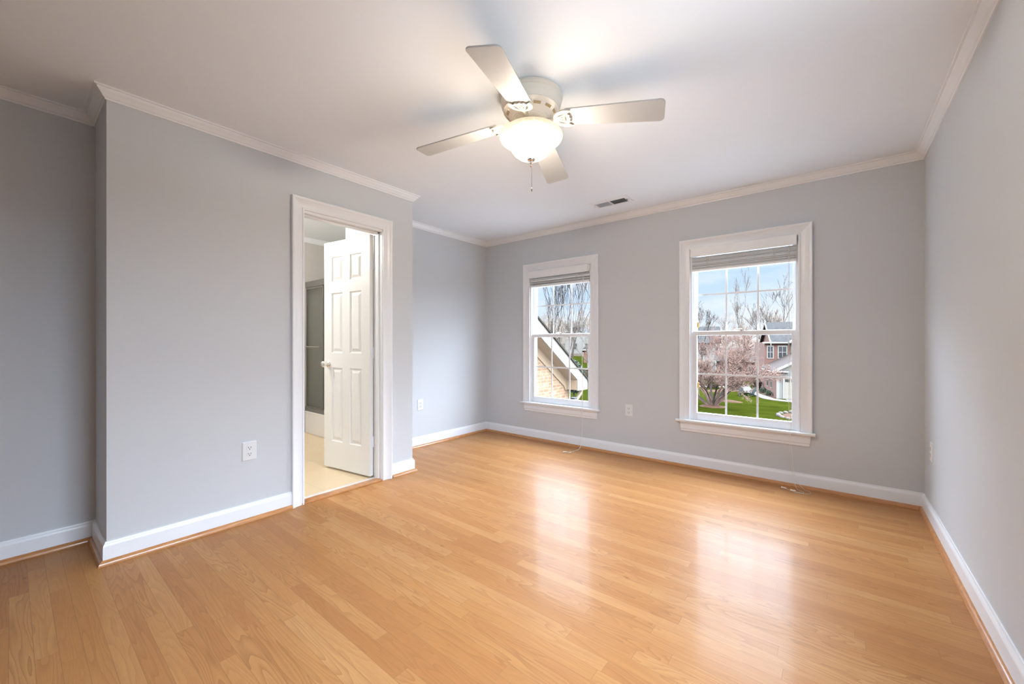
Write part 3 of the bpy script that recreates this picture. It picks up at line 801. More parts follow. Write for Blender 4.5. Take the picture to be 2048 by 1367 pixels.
for x in (-0.165, 0.165): MB().lathe([(0.0003, -0.0105), (0.003, -0.0095), (0.0035, -0.007)], (x, 0, 0), 10).build('screw', M['steel'], v)
sc.box(0.146, 0.160, -0.012, -0.004, -0.016, -0.008)
sc.build('damper_lever', M['steel'], v)

# ------------------------------------------------------------------ ceiling fan
FX, FY = -1.2463, 1.7135
fan = tag(empty('ceiling_fan', (FX, FY, CE)), 'white four-blade flush ceiling fan with glowing frosted glass bowl', 'ceiling fan')
def fz(z): return z-CE
MB().lathe([(0.0005, 0), (0.160, 0), (0.163, -0.004), (0.165, -0.010), (0.165, -0.016), (0.161, -0.019), (0.162, -0.024), (0.158, -0.027),
            (0.157, -0.045), (0.154, -0.057), (0.151, -0.060), (0.150, -0.064), (0.146, -0.067), (0.143, -0.074), (0.001, -0.074)], n=72).build('motor_housing', M['fan_metal'], fan, smooth=True)
fl = MB().lathe([(0.001, -0.073), (0.142, -0.073), (0.145, -0.077), (0.145, -0.081), (0.140, -0.084), (0.134, -0.090), (0.120, -0.104), (0.103, -0.116), (0.094, -0.120),
            (0.094, -0.124), (0.088, -0.126), (0.087, -0.131), (0.078, -0.134), (0.070, -0.138), (0.001, -0.140)], n=72)
rotor = fl.build('rotor_flange', M['fan_metal'], fan, smooth=True)
for k in range(12):
    sl_ = MB()
    a0 = 2*PI*k/12+0.2
    prof = [(0.1290, -0.0965), (0.119, -0.1050)]
    vs = []; N = 6
    for i in range(N+1):
        a = a0+0.30*i/N
        for r, z in prof: vs.append(((r+0.0006)*math.cos(a), (r+0.0006)*math.sin(a), z-0.0006))
        for r, z in prof: vs.append(((r-0.003)*math.cos(a), (r-0.003)*math.sin(a), z+0.003))
    fs = []
    for i in range(N):
        b0 = i*4; c0 = b0+4
        fs += [(b0, c0, c0+1, b0+1), (b0+2, b0+3, c0+3, c0+2), (b0, b0+2, c0+2, c0), (b0+1, c0+1, c0+3, b0+3)]
    fs += [(0, 1, 3, 2), (N*4, N*4+2, N*4+3, N*4+1)]
    sl_.add(vs, fs)
    sl_.build('vent_slot', M['fan_gold'], rotor)
# light kit fitter with little ribs, its pan widened to block light going up
ft = MB().lathe([(0.001, -0.138), (0.046, -0.139), (0.050, -0.146), (0.042, -0.155), (0.040, -0.178), (0.055, -0.186), (0.080, -0.182), (0.110, -0.184), (0.112, -0.190), (0.001, -0.192)], n=40)
for k in range(8):
    a = 2*PI*k/8
    ft.tube([(0.062*math.cos(a), 0.062*math.sin(a), -0.136), (0.070*math.cos(a), 0.070*math.sin(a), -0.150), (0.058*math.cos(a), 0.058*math.sin(a), -0.168), (0.050*math.cos(a), 0.050*math.sin(a), -0.188)], [0.007, 0.009, 0.007, 0.005], 8)
ft.build('light_fitter', M['fan_metal'], fan, smooth=True)

DROOP = math.radians(6.36); PITCH = math.radians(-9.2)
HZ = 2.2857-CE
def blade_frame(az):
    # local x out along the blade, y across (+ccw), z up
    return Matrix.Rotation(az, 4, 'Z') @ Matrix.Rotation(DROOP, 4, 'Y') @ Matrix.Rotation(PITCH if False else -PITCH*-1, 4, 'X')
def blade_outline(x0, x1, w0, w1, rc):
    pts = []
    def arc(cx_, cy_, a0, a1, r, n=6):
        for k in range(n+1):
            a = math.radians(a0+(a1-a0)*k/n); pts.append((cx_+r*math.cos(a), cy_+r*math.sin(a)))
    arc(x1-rc, w1/2-rc, 90, 0, rc); arc(x1-rc, -w1/2+rc, 0, -90, rc)
    arc(x0+0.02, -w0/2+0.02, -90, -180, 0.02, 4); arc(x0+0.02, w0/2-0.02, 180, 90, 0.02, 4)
    return pts
az0 = 19.73
for k, daz in enumerate((0.3, -1.0, 0.6, 0.0)):
    az = math.radians(az0+90*k) + math.radians(daz)*0
    F = blade_frame(az)
    o_ = blade_outline(0.178, 0.660, 0.118, 0.148, 0.024)
    tf = lambda p: tuple((F @ Vector(p)) + Vector((0, 0, HZ)))
    bl = MB().prism(o_, lambda a, b: tf((a, b, 0.004)), lambda a, b: tf((a, b, 0.0105)))
    blo = bl.build('fan_blade', M['fan_blade'], fan, bevel=0.0012)
    # scrolled blade iron: arm plus an open scalloped plate
    ir = MB()
    prof = [(0.118, 0.0), (0.128, 0.028), (0.150, 0.050), (0.178, 0.060), (0.204, 0.0585), (0.214, 0.052), (0.204, 0.049), (0.195, 0.040), (0.199, 0.030), (0.208, 0.022), (0.204, 0.010), (0.212, 0.0),
            (0.204, -0.010), (0.208, -0.022), (0.199, -0.030), (0.195, -0.040), (0.204, -0.049), (0.214, -0.052), (0.204, -0.0585), (0.178, -0.060), (0.150, -0.050), (0.128, -0.028)]
    inner = []
    ci = (0.165, 0.0)
    for a_, b_ in prof: inner.append((ci[0]+(a_-ci[0])*0.62, ci[1]+(b_-ci[1])*0.62))
    n_ = len(prof)
    vs = [tf((a_, b_, 0.0035)) for a_, b_ in prof]+[tf((a_, b_, -0.0045)) for a_, b_ in prof]+[tf((a_, b_, -0.0045)) for a_, b_ in inner]+[tf((a_, b_, 0.0035)) for a_, b_ in inner]
    fs = []
    for i in range(n_):
        j = (i+1) % n_
        fs += [(i, j, n_+j, n_+i), (n_+i, n_+j, 2*n_+j, 2*n_+i), (2*n_+i, 2*n_+j, 3*n_+j, 3*n_+i), (3*n_+i, 3*n_+j, j, i)]
    ir.add(vs, fs)
    for sgn in (-1, 1):
        sp = [(0.135, 0.0), (0.150, sgn*0.012), (0.168, sgn*0.018), (0.182, sgn*0.012), (0.180, sgn*0.003), (0.170, sgn*0.004)]
        ir.tube([tf((a_, b_, -0.001)) for a_, b_ in sp], [0.005, 0.0055, 0.005, 0.0045, 0.004, 0.003], 8)
        sp = [(0.165, sgn*0.016), (0.184, sgn*0.026), (0.194, sgn*0.036)]
        ir.tube([tf((a_, b_, -0.001)) for a_, b_ in sp], [0.004, 0.0045, 0.004], 8)
    ca, sa = math.cos(az), math.sin(az)
    p_in = (0.070*ca, 0.070*sa, -0.131)
    ir.tube([p_in, (0.095*ca, 0.095*sa, -0.141), tf((0.122, 0, -0.002)), tf((0.170, 0, 0.0))], [0.010, 0.011, 0.009, 0.006], 10)
    ir.build('blade_iron', M['fan_iron'], blo, smooth=True)

BZ = -0.176
bowl_prof = [(0.118, 0.0), (0.128, -0.001), (0.133, -0.006), (0.146, -0.011), (0.158, -0.020), (0.164, -0.031), (0.1645, -0.042), (0.159, -0.053), (0.146, -0.063),
             (0.130, -0.071), (0.118, -0.080), (0.111, -0.092), (0.103, -0.107), (0.090, -0.124), (0.070, -0.140), (0.045, -0.150), (0.020, -0.1545), (0.001, -0.155)]
bw = MB().lathe(bowl_prof, n=72)
bwo = bw.build('light_bowl', M['bowl'], fan, smooth=True, loc=(0, 0, BZ))
fi = MB().lathe([(0.001, -0.325), (0.018, -0.3255), (0.0215, -0.330), (0.019, -0.336), (0.008, -0.339), (0.005, -0.343), (0.009, -0.347), (0.009, -0.351), (0.004, -0.355), (0.0035, -0.358), (0.0075, -0.362), (0.0078, -0.366), (0.004, -0.371), (0.0005, -0.372)], n=24)
fi.build('finial', M['chrome'], fan, smooth=True)
ch = MB().tube([(0.004, 0, -0.366), (0.004, 0, -0.42), (0.003, 0.001, -0.498)], 0.0011, 6).lathe([(0.0005, -0.478), (0.003, -0.482), (0.0035, -0.494), (0.0005, -0.500)], (0.003, 0.001, 0), 10)
ch.build('pull_chain', M['steel'], fan)
for k in range(3):
    a = 2*PI*k/3+0.5
    lamp('fan_bulb', 'POINT', (FX+0.062*math.cos(a), FY+0.062*math.sin(a), CE-0.222), FAN_W, FAN_COL, 0.055)

# ------------------------------------------------------------------ bathroom
tub = tag(empty('bathtub', ((XT-3.81)/2, YT, 0)), 'white bathtub behind the sliding glass, seen through the doorway', 'bathtub')
TO = Vector(((XT-3.81)/2, YT, 0))
tx0, tx1 = XT+0.002, -3.812
tb = MB().box(tx0, tx1, YT, YT+0.012, 0.0, 0.262)
rel(tb, TO).build('apron', M['tub'], tub, bevel=0.004)
tr_ = MB()
o4 = [(tx0, YT-0.006), (tx1, YT-0.006), (tx1, 3.098), (tx0, 3.098)]; i4 = [(tx0+0.07, YT+0.09), (tx1-0.07, YT+0.09), (tx1-0.07, 3.04), (tx0+0.07, 3.04)]
b4 = [(tx0+0.13, YT+0.14), (tx1-0.16, YT+0.14), (tx1-0.16, 2.99), (tx0+0.13, 2.99)]
vs = [(a, b, 0.255) for a, b in o4]+[(a, b, 0.272) for a, b in o4]+[(a, b, 0.272) for a, b in i4]+[(a, b, 0.06) for a, b in b4]
fs = [(L0+i, L0+(i+1) % 4, L0+4+(i+1) % 4, L0+4+i) for L0 in (0, 4, 8) for i in range(4)]+[(12, 13, 14, 15)]
tr_.add(vs, fs); rel(tr_, TO).build('rim_and_basin', M['tub'], tub, bevel=0.006)
enc = tag(empty('shower_enclosure', ((XT-3.81)/2, YT+0.03, 0.272)), 'steel-framed sliding glass shower doors standing on the bathtub rim', 'shower door')
EO = Vector(((XT-3.81)/2, YT+0.03, 0.272))
ey = YT+0.03
rel(MB().box(tx0, tx1, ey-0.028, ey+0.028, 1.815, 1.890), EO).build('header_rail', M['steel'], enc, bevel=0.004)
rel(MB().box(tx0, tx1, ey-0.028, ey+0.028, 0.273, 0.325), EO).build('bottom_track', M['steel'], enc, bevel=0.004)
def panel(x0, x1, y, bar):
    fr = MB().box(x0, x0+0.02, y-0.007, y+0.007, 0.326, 1.814).box(x1-0.02, x1, y-0.007, y+0.007, 0.326, 1.814)
    fr.box(x0+0.02, x1-0.02, y-0.007, y+0.007, 0.326, 0.342).box(x0+0.02, x1-0.02, y-0.007, y+0.007, 1.792, 1.814)
    p = rel(fr, EO).build('sliding_panel', M['steel'], enc)
    rel(MB().box(x0+0.018, x1-0.018, y-0.002, y+0.002, 0.340, 1.794), EO).build('glass', M['shower_glass'], p)
    if bar:
        tbm = MB().tube([(x0+0.012, y-0.05, 1.078), (x1-0.012, y-0.05, 1.078)], 0.008, 12)
        for xx in (x0+0.03, x1-0.03): tbm.tube([(xx, y-0.006, 1.078), (xx, y-0.05, 1.078)], 0.006, 10)
        rel(tbm, EO).build('towel_bar', M['chrome'], p, smooth=True)
panel(tx0+0.004, -4.772, ey-0.012, True)
panel(-4.80, -4.20, ey+0.012, False)
panel(-4.23, tx1-0.004, ey-0.012, False)
# bottle shelf column moulded in the surround behind the glass
sh = tag(MB().box(XT+0.30, XT+0.40, 3.02, 3.098, 0.30, 1.05).tube([(XT+0.35, 3.03, 0.45), (XT+0.35, 3.03, 0.62)], [0.045, 0.03], 16).build('shower_shelf', M['tub'], bevel=0.012), 'pale moulded shower shelf column dimly seen behind the sliding glass', 'shelf')
bl_ = tag(empty('bathroom_ceiling_light', (-4.40, 0.85, CB)), 'round flush ceiling light of the bathroom', 'ceiling light')
MB().lathe([(0.0005, 0), (0.15, 0), (0.15, -0.02), (0.0005, -0.022)], n=32).build('base', M['trim'], bl_, smooth=True)
lamp('bath_bulb', 'POINT', (-4.40, 0.85, CB-0.14), BATH_W, (1.0, 0.93, 0.84), 0.10)

# ------------------------------------------------------------------ outdoors
GZ = -4.5
def gh(x, y):
    t_ = max(0.0, min(1.0, (-x-14)/20.0)); t_ = t_*t_*(3-2*t_)
    r = max(0.0, min(1.0, (y-62)/60.0)); r = r*r*(3-2*r)
    return GZ + 1.4*t_ + 6.5*r
g = MB(); NX, NY = 60, 60
gx = lambda i: -130+i*(170/NX); gy = lambda j: 5.0+j*(155/NY)
g.v = [(gx(i), gy(j), gh(gx(i), gy(j))) for j in range(NY+1) for i in range(NX+1)]
g.f = [(j*(NX+1)+i, j*(NX+1)+i+1, (j+1)*(NX+1)+i+1, (j+1)*(NX+1)+i) for j in range(NY) for i in range(NX)]
g.mi = [1 if gy(j) > 66 and not (gx(i) < -22 and gy(j) < 78) else 0 for j in range(NY) for i in range(NX)]
lawn = g.build('ground', [M['grass'], M['woods_floor']], smooth=True)
struct(lawn, 'green lawn outside rising to the leaf-covered wood floor', 'ground')

def ribbon(pts, w, z, mat, name, label, cat):
    P = smooth_path([(a, b, 0) for a, b in pts], 8); m_ = MB(); n_ = len(P); vs = []
    for i, p in enumerate(P):
        d_ = (P[min(i+1, n_-1)]-P[max(i-1, 0)]).normalized(); nn = Vector((-d_.y, d_.x, 0))*w/2
        for q in (p+nn, p-nn):
            vs.append((q.x, q.y, gh(q.x, q.y)+z)); vs.append((q.x, q.y, gh(q.x, q.y)-0.1))
    fs = []
    for i in range(n_-1):
        a = i*4; b = a+4
        fs += [(a, a+2, b+2, b), (a, b, b+1, a+1), (a+2, a+3, b+3, b+2), (a+1, b+1, b+3, a+3)]
    fs += [(0, 1, 3, 2), ((n_-1)*4, (n_-1)*4+2, (n_-1)*4+3, (n_-1)*4+1)]
    m_.add(vs, fs); return tag(m_.build(name, mat), label, cat)
struct(ribbon([(-9.6, 61.5), (-8.6, 57.0), (-7.5, 53.0), (-6.05, 49.9), (-5.3, 48.3), (-4.3, 47.5), (-3.2, 47.2), (-1.5, 47.2)], 1.1, 0.04, M['concrete'], 'garden_path', 'pale curved concrete path leading past the brick house', 'path'))
struct(ribbon([(-40, 55.0), (-25, 55.8), (-14.5, 56.5), (-11.5, 57.8), (-9.4, 60.8)], 1.4, 0.035, M['concrete'], 'garden_path', 'pale far sidewalk crossing behind the lawn', 'path'))
struct(ribbon([(-3.9, 48.6), (-0.5, 49.6), (4, 51)], 2.0, 0.03, M['asphalt'], 'driveway', 'dark asphalt driveway before the garage door', 'driveway'))

# slabs added out of view below the window line: they throw daylight up to the ceiling
M['pale_concrete'] = plain('pale_concrete', (0.20, 0.20, 0.195), 0.9, var=0.05, scale=2)
M['patio_concrete'] = plain('patio_concrete', (0.27, 0.265, 0.25), 0.9, var=0.05, scale=2)
struct(MB().box(-4.3, 9.0, 4.2, 19.0, GZ-0.2, GZ+0.02).build('parking_court', M['pale_concrete']), 'pale concrete court in front of the house', 'paving')
struct(MB().box(0.9, 15.0, -9.0, 4.2, GZ-0.2, GZ+0.02).build('patio', M['patio_concrete']), 'pale concrete patio beside the house', 'paving')

def disc(cx_, cy_, rx, ry, name, label, cat, seed, hgt=0.16, mat=None, kind=None):
    r_ = random.Random(seed); m_ = MB(); n_ = 28; rings = 4
    vs = [(cx_, cy_, gh(cx_, cy_)+hgt)]
    ph = [r_.uniform(-0.08, 0.08) for _ in range(n_)]
    for k in range(1, rings+1):
        f = k/rings
        for i in range(n_):
            a = 2*PI*i/n_; q = f*(1+ph[i])
            x, y = cx_+rx*q*math.cos(a), cy_+ry*q*math.sin(a)
            vs.append((x, y, gh(x, y)+hgt*(1-f*f)-(0.05 if k == rings else 0)))
    fs = [(0, 1+i, 1+(i+1) % n_) for i in range(n_)]
    for k in range(rings-1):
        for i in range(n_): fs.append((1+k*n_+i, 1+(k+1)*n_+i, 1+(k+1)*n_+(i+1) % n_, 1+k*n_+(i+1) % n_))
    m_.add(vs, fs); o_ = m_.build(name, mat or M['mulch'], smooth=True)
    return tag(o_, label, cat, kind=kind)
disc(-8.58, 39.2, 1.25, 0.95, 'mulch_bed', 'brown mulch ring under the pink blossoming tree', 'mulch bed', 1)
disc(-8.30, 43.6, 1.5, 0.8, 'mulch_bed', 'brown mulch ring under the slim tree behind the blossoming one', 'mulch bed', 2)
disc(-10.9, 51.8, 1.5, 1.1, 'mulch_bed', 'brown mulch patch near the far sidewalk, left of the chairs', 'mulch bed', 3)
disc(-10.0, 54.3, 1.35, 1.9, 'mulch_bed', 'broad brown mulch bed in front of the bushes behind the chairs', 'mulch bed', 4, 0.2)
# planted bed along the brick wall
m_ = MB(); pts = [(-4.95, 48.95), (-5.55, 50.3), (-6.75, 53.0), (-8.1, 57.0), (-7.2, 57.0), (-6.75, 55.6), (-5.5, 51.4), (-4.85, 49.15)]
m_.prism(pts, lambda a, b: (a, b, GZ-0.1), lambda a, b: (a, b, GZ+0.07))
tag(m_.build('mulch_bed', M['mulch']), 'long brown mulch bed between the path and the brick house', 'mulch bed')
# stone-edged bed, bottom right of the nearer window
disc(-2.30, 38.0, 1.15, 1.7, 'garden_bed', 'sandy stone-edged garden bed at the lawn edge', 'garden bed', 6, 0.12, M['mulch'])
rs = random.Random(5)
for k in range(16):
    a = 2*PI*k/16
    x, y = -2.30+1.25*math.cos(a), 38.0+1.85*math.sin(a)
    s_ = MB(); rr_ = rs.uniform(0.17, 0.26)
    s_.ball((0, 0, rr_*0.35), rr_, 9, 0.65)
    s_.v = [(p[0]*rs.uniform(0.9, 1.1), p[1]*rs.uniform(0.9, 1.1), p[2]) for p in s_.v]
    o_ = s_.build('edging_stone', M['stone'], loc=(x, y, gh(x, y)-0.03), smooth=True)
    tag(o_, 'pale rounded stone in the ring edging the garden bed', 'stone', 'stones edging the garden bed')

# ---- trees
def tree_mesh(seed, trunks, length, radius, levels, spread, up=0.25, kids=(2, 4), sides=5, minr=0.006, taper=0.62, ratio=0.72, wob=0.12, droop=0.0, tips=None):
    r_ = random.Random(seed); m_ = MB()
    def grow(p, d_, L, R_, lv):
        n_ = 4 if lv > 1 else 2
        pts = [p]; rs_ = [R_]; q = Vector(p); dd = Vector(d_)
        for i in range(n_):
            dd = (dd + Vector((r_.gauss(0, wob), r_.gauss(0, wob), r_.gauss(0, wob)+up*0.12-droop*0.1))).normalized()
            q = q+dd*(L/n_); pts.append(Vector(q)); rs_.append(max(minr, R_*(1-(1-taper)*(i+1)/n_)))
        m_.tube(pts, rs_, sides if lv > 2 else 3, caps=(lv > 2))
        if lv <= 0:
            if tips is not None: tips.append(Vector(q))
            return
        if tips is not None and lv <= 2: tips.extend(Vector(x) for x in pts[1:])
        nk = r_.randint(*kids)
        for k in range(nk):
            t_ = r_.uniform(0.35, 1.0) if k else 1.0
            ii = t_*n_; i0 = min(n_-1, int(ii)); b = pts[i0].lerp(pts[i0+1], ii-i0)
            ax = Vector((r_.gauss(0, 1), r_.gauss(0, 1), r_.gauss(0, 0.5))).normalized()
            nd = (dd + ax*spread*r_.uniform(0.55, 1.15) + Vector((0, 0, up*0.35-droop*0.3))).normalized()
            grow(b, nd, L*ratio*r_.uniform(0.75, 1.15), max(minr, rs_[-1]*r_.uniform(0.6, 0.95)), lv-1)
    for (lx, ly, lean, az) in trunks:
        d_ = Vector((math.sin(lean)*math.cos(az), math.sin(lean)*math.sin(az), math.cos(lean)))
        grow(Vector((lx, ly, -0.1)), d_, length*r_.uniform(0.85, 1.1), radius*r_.uniform(0.8, 1.1), levels)
    return m_

# the blossoming tree before the nearer window
tips = []
tx, ty = -8.58, 39.2
bt = tag(empty('blossoming_tree', (tx, ty, gh(tx, ty))), 'wide multi-stemmed tree with pinkish twigs in a mulch ring on the lawn', 'tree')
MB().tube([(0, 0, -0.1), (0.02, 0, 0.25), (0.0, 0, 0.62)], [0.30, 0.22, 0.24], 12).build('stump_base', M['bark'], bt, smooth=True)
tm = tree_mesh(11, [(-0.04, 0, 0.62, 2.6), (0.04, 0.02, 0.55, 0.3), (0.0, 0.03, 0.30, 1.6), (0, -0.03, 0.42, -1.4), (0.03, 0, 0.75, -0.2), (-0.05, 0, 0.85, 3.4)], 2.9, 0.12, 6, 0.60, up=0.12, kids=(3, 4), sides=5, minr=0.010, ratio=0.70, tips=tips)
tm.build('branches', M['pink_twig'], bt)
st_m = tree_mesh(11, [(-0.04, 0, 0.62, 2.6), (0.04, 0.02, 0.55, 0.3), (0.0, 0.03, 0.30, 1.6), (0, -0.03, 0.42, -1.4), (0.03, 0, 0.75, -0.2), (-0.05, 0, 0.85, 3.4)], 2.9, 0.135, 0, 0.60, up=0.12, kids=(3, 4), sides=8, minr=0.02, ratio=0.70)
st_m.build('stems', M['bark'], bt)
rb = random.Random(2); bm_ = MB()
rb.shuffle(tips)
for p in tips[:14000]:
    s_ = rb.uniform(0.018, 0.036); q = p+Vector((rb.gauss(0, 0.05), rb.gauss(0, 0.05), rb.gauss(0, 0.05)))
    bm_.add([q+Vector((s_, 0, -s_*0.6)), q+Vector((-s_*0.6, s_*0.8, -s_*0.5)), q+Vector((-s_*0.6, -s_*0.8, -s_*0.4)), q+Vector((0, 0, s_))], [(0, 1, 2), (0, 3, 1), (1, 3, 2), (2, 3, 0)])
tag(bm_.build('buds', M['blossom'], bt), kind='stuff')

def bare_tree(name, x, y, seed, mat, label, trunks, length, radius, levels, spread, **k):
    m_ = tree_mesh(seed, trunks, length, radius, levels, spread, **k)
    o_ = m_.build(name, mat, loc=(x, y, gh(x, y))); return tag(o_, label, 'tree')
bare_tree('slim_tree', -8.50, 43.6, 21, M['bark'], 'slim bare tree in its own mulch ring behind the blossoming tree', [(0, 0, 0.05, 0)], 2.2, 0.13, 5, 0.5, up=0.4, kids=(2, 4), minr=0.010)
bare_tree('bare_tree', -12.3, 79.5, 5, M['pale_bark'], 'tall pale-barked bare tree above the lawn, left of the brick house', [(0, 0, 0.1, 0.5), (0.2, 0, 0.25, 3.0)], 5.2, 0.22, 6, 0.42, up=0.7, kids=(2, 3), minr=0.016)
bare_tree('bare_tree', -7.0, 73.0, 6, M['bark'], 'bare tree behind the grey roof of the brick house', [(0, 0, 0.18, 0.2), (0.1, 0.1, 0.3, -2)], 4.8, 0.20, 6, 0.45, up=0.5, kids=(2, 3), minr=0.016)
bare_tree('bare_tree', -14.9, 62.0, 7, M['dark_bark'], 'bare dark-twigged tree at the left edge of the lawn view', [(0, 0, 0.15, 2.0)], 4.4, 0.17, 6, 0.45, up=0.5, kids=(2, 3), minr=0.014)
bare_tree('bare_tree', -16.7, 25.4, 8, M['dark_bark'], 'tall dark bare tree rising behind the brick gable roof', [(0, 0, 0.06, 2.0), (0.2, 0.1, 0.16, 0.4), (-0.2, 0, 0.14, 3.1)], 4.2, 0.10, 5, 0.34, up=1.0, kids=(2, 3), minr=0.012, ratio=0.78)
bare_tree('bare_tree', -21.5, 42.5, 9, M['pale_bark'], 'pale bare tree leaning beyond the lower end of the gable roof', [(0, 0, 0.30, 0.6), (0, 0, 0.30, 3.4)], 3.6, 0.13, 6, 0.55, up=0.4, kids=(2, 4), minr=0.013)

# woods far behind: nobody could count the trees
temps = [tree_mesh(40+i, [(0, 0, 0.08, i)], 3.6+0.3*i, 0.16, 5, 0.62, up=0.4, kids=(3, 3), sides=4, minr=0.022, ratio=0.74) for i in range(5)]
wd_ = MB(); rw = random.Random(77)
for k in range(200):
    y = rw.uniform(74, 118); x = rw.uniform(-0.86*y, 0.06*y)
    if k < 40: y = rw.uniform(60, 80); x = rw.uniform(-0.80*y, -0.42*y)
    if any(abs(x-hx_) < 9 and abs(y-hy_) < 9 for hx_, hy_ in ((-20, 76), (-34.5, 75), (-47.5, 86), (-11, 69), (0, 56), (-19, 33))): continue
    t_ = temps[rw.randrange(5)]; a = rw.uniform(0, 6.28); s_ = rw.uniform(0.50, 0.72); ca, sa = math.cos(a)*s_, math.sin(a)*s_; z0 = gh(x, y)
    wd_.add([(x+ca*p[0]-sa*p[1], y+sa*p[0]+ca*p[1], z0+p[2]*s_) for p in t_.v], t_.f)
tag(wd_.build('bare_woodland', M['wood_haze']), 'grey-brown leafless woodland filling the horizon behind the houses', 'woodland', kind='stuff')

def foliage(seed, rx, rz, n_, leaf, h0=0.0):
    r_ = random.Random(seed); m_ = MB()
    for _ in range(n_):
        a = r_.uniform(0, 2*PI); u = r_.uniform(-1, 1); q = r_.uniform(0.55, 1.0)**0.5
        w_ = math.sqrt(1-u*u)*q; wob = 1+0.18*math.sin(3*a+seed)+0.12*math.sin(5*u+a)
        p = Vector((rx*w_*math.cos(a)*wob, rx*w_*math.sin(a)*wob, h0+rz*(1+u*q)))
        e1 = Vector((r_.gauss(0, 1), r_.gauss(0, 1), r_.gauss(0, 1))).normalized(); e2 = e1.cross(Vector((r_.gauss(0, 1), r_.gauss(0, 1), r_.gauss(0, 1)))).normalized()
        L = leaf*r_.uniform(0.6, 1.3)
        m_.add([p-e1*L, p+e2*L*0.45, p+e1*L, p-e2*L*0.45], [(0, 1, 2, 3)])
    return m_
def bush(name, x, y, rx, rz, n_, leaf, mat, label, seed, cat='shrub', h0=0.0):
    e_ = tag(empty(name, (x, y, gh(x, y))), label, cat)
    foliage(seed, rx, rz, n_, leaf, h0).build('foliage', mat, e_)
    MB().tube([(0, 0, -0.05), (0.02, 0, h0+rz)], [0.05+rx*0.05, 0.03], 8).build('stem', M['dark_bark'], e_)
bush('evergreen_tree', -19.3, 33.4, 1.05, 1.55, 5200, 0.13, M['leaf'], 'dark rounded evergreen tree between the gable roof and the brick house', 3, 'tree', 0.7)
bush('shrub', -5.62, 50.9, 0.30, 0.32, 900, 0.06, M['shrub'], 'low green shrub nearest the corner of the garage', 4)
bush('shrub', -6.40, 53.2, 0.36, 0.34, 900, 0.06, M['shrub'], 'low green shrub farther along the mulch bed', 5)
M['brown_shrub'] = plain('brown_shrub', ex((0.30, 0.22, 0.18)), 1.0, var=0.4, scale=5, spec=0.1)
bush('shrub', -7.35, 55.9, 0.45, 0.75, 1500, 0.08, M['brown_shrub'], 'leafless brown shrub against the brick wall behind the path', 6)
bush('shrub', -9.9, 55.0, 0.9, 0.8, 1500, 0.09, M['brown_shrub'], 'brown hedge-like shrub directly behind the left chair', 7)
bush('shrub', -12.1, 55.4, 1.0, 0.75, 1500, 0.09, M['brown_shrub'], 'brown shrub left of the hedge behind the chairs', 8)
bush('shrub', -26.3, 50.5, 1.3, 0.7, 1500, 0.10, M['brown_shrub'], 'brown shrub at the foot of the orange brick house', 9)

# ---- adirondack chairs
def adirondack(x, y, rz, label):
    c_ = tag(empty('adirondack_chair', (x, y, gh(x, y)), rz), label, 'chair', 'garden chairs on the lawn')
    g_ = M['chair_green']
    def slab(m_, pts, w0, w1, t_=0.02):   # board along a side profile path
        m_.prism([(p[0], p[1]) for p in pts], lambda a, b: (w0, a, b), lambda a, b: (w1, a, b))
    s_ = MB()
    for k in range(6):
        y0 = -0.42+k*0.085; z0 = 0.37-k*0.022
        s_.add([(-0.27, y0, z0), (0.27, y0, z0), (0.27, y0+0.075, z0-0.019), (-0.27, y0+0.075, z0-0.019), (-0.27, y0, z0-0.02), (0.27, y0, z0-0.02), (0.27, y0+0.075, z0-0.039), (-0.27, y0+0.075, z0-0.039)],
               [(0, 1, 2, 3), (7, 6, 5, 4), (0, 4, 5, 1), (1, 5, 6, 2), (2, 6, 7, 3), (3, 7, 4, 0)])
    s_.build('seat', g_, c_)
    b_ = MB(); hs = [0.84, 0.93, 0.98, 0.93, 0.84]
    for k, h_ in enumerate(hs):
        xc = (k-2)*0.105
        y0, z0 = 0.06, 0.24; y1 = 0.06+(h_-0.24)*0.42; z1 = h_
        b_.add([(xc-0.046, y0, z0), (xc+0.046, y0, z0), (xc+0.05, y1, z1), (xc-0.05, y1, z1), (xc-0.046, y0+0.02, z0), (xc+0.046, y0+0.02, z0), (xc+0.05, y1+0.02, z1), (xc-0.05, y1+0.02, z1)],
               [(0, 1, 2, 3), (7, 6, 5, 4), (0, 4, 5, 1), (1, 5, 6, 2), (2, 6, 7, 3), (3, 7, 4, 0)])
    b_.box(-0.28, 0.28, 0.19, 0.22, 0.52, 0.58)
    b_.build('backrest', g_, c_)
    for s in (-1, 1):
        MB().box(s*0.26, s*0.40, -0.46, 0.26, 0.53, 0.555).build('armrest', g_, c_, bevel=0.008)
        MB().box(s*0.28, s*0.31, -0.42, -0.32, 0.0, 0.53).build('leg', g_, c_)
        rl = MB(); rl.prism([(-0.45, 0.25), (-0.45, 0.35), (0.10, 0.22), (0.48, 0.02), (0.40, 0.0), (0.05, 0.12)], lambda a, b: (s*0.25, a, b), lambda a, b: (s*0.28, a, b))
        rl.build('leg', g_, c_)
adirondack(-7.85, 49.0, math.radians(30), 'dark green adirondack chair on the lawn, the left one of the pair')
adirondack(-6.98, 49.5, math.radians(-48), 'dark green adirondack chair on the lawn, the right one of the pair beside the path')

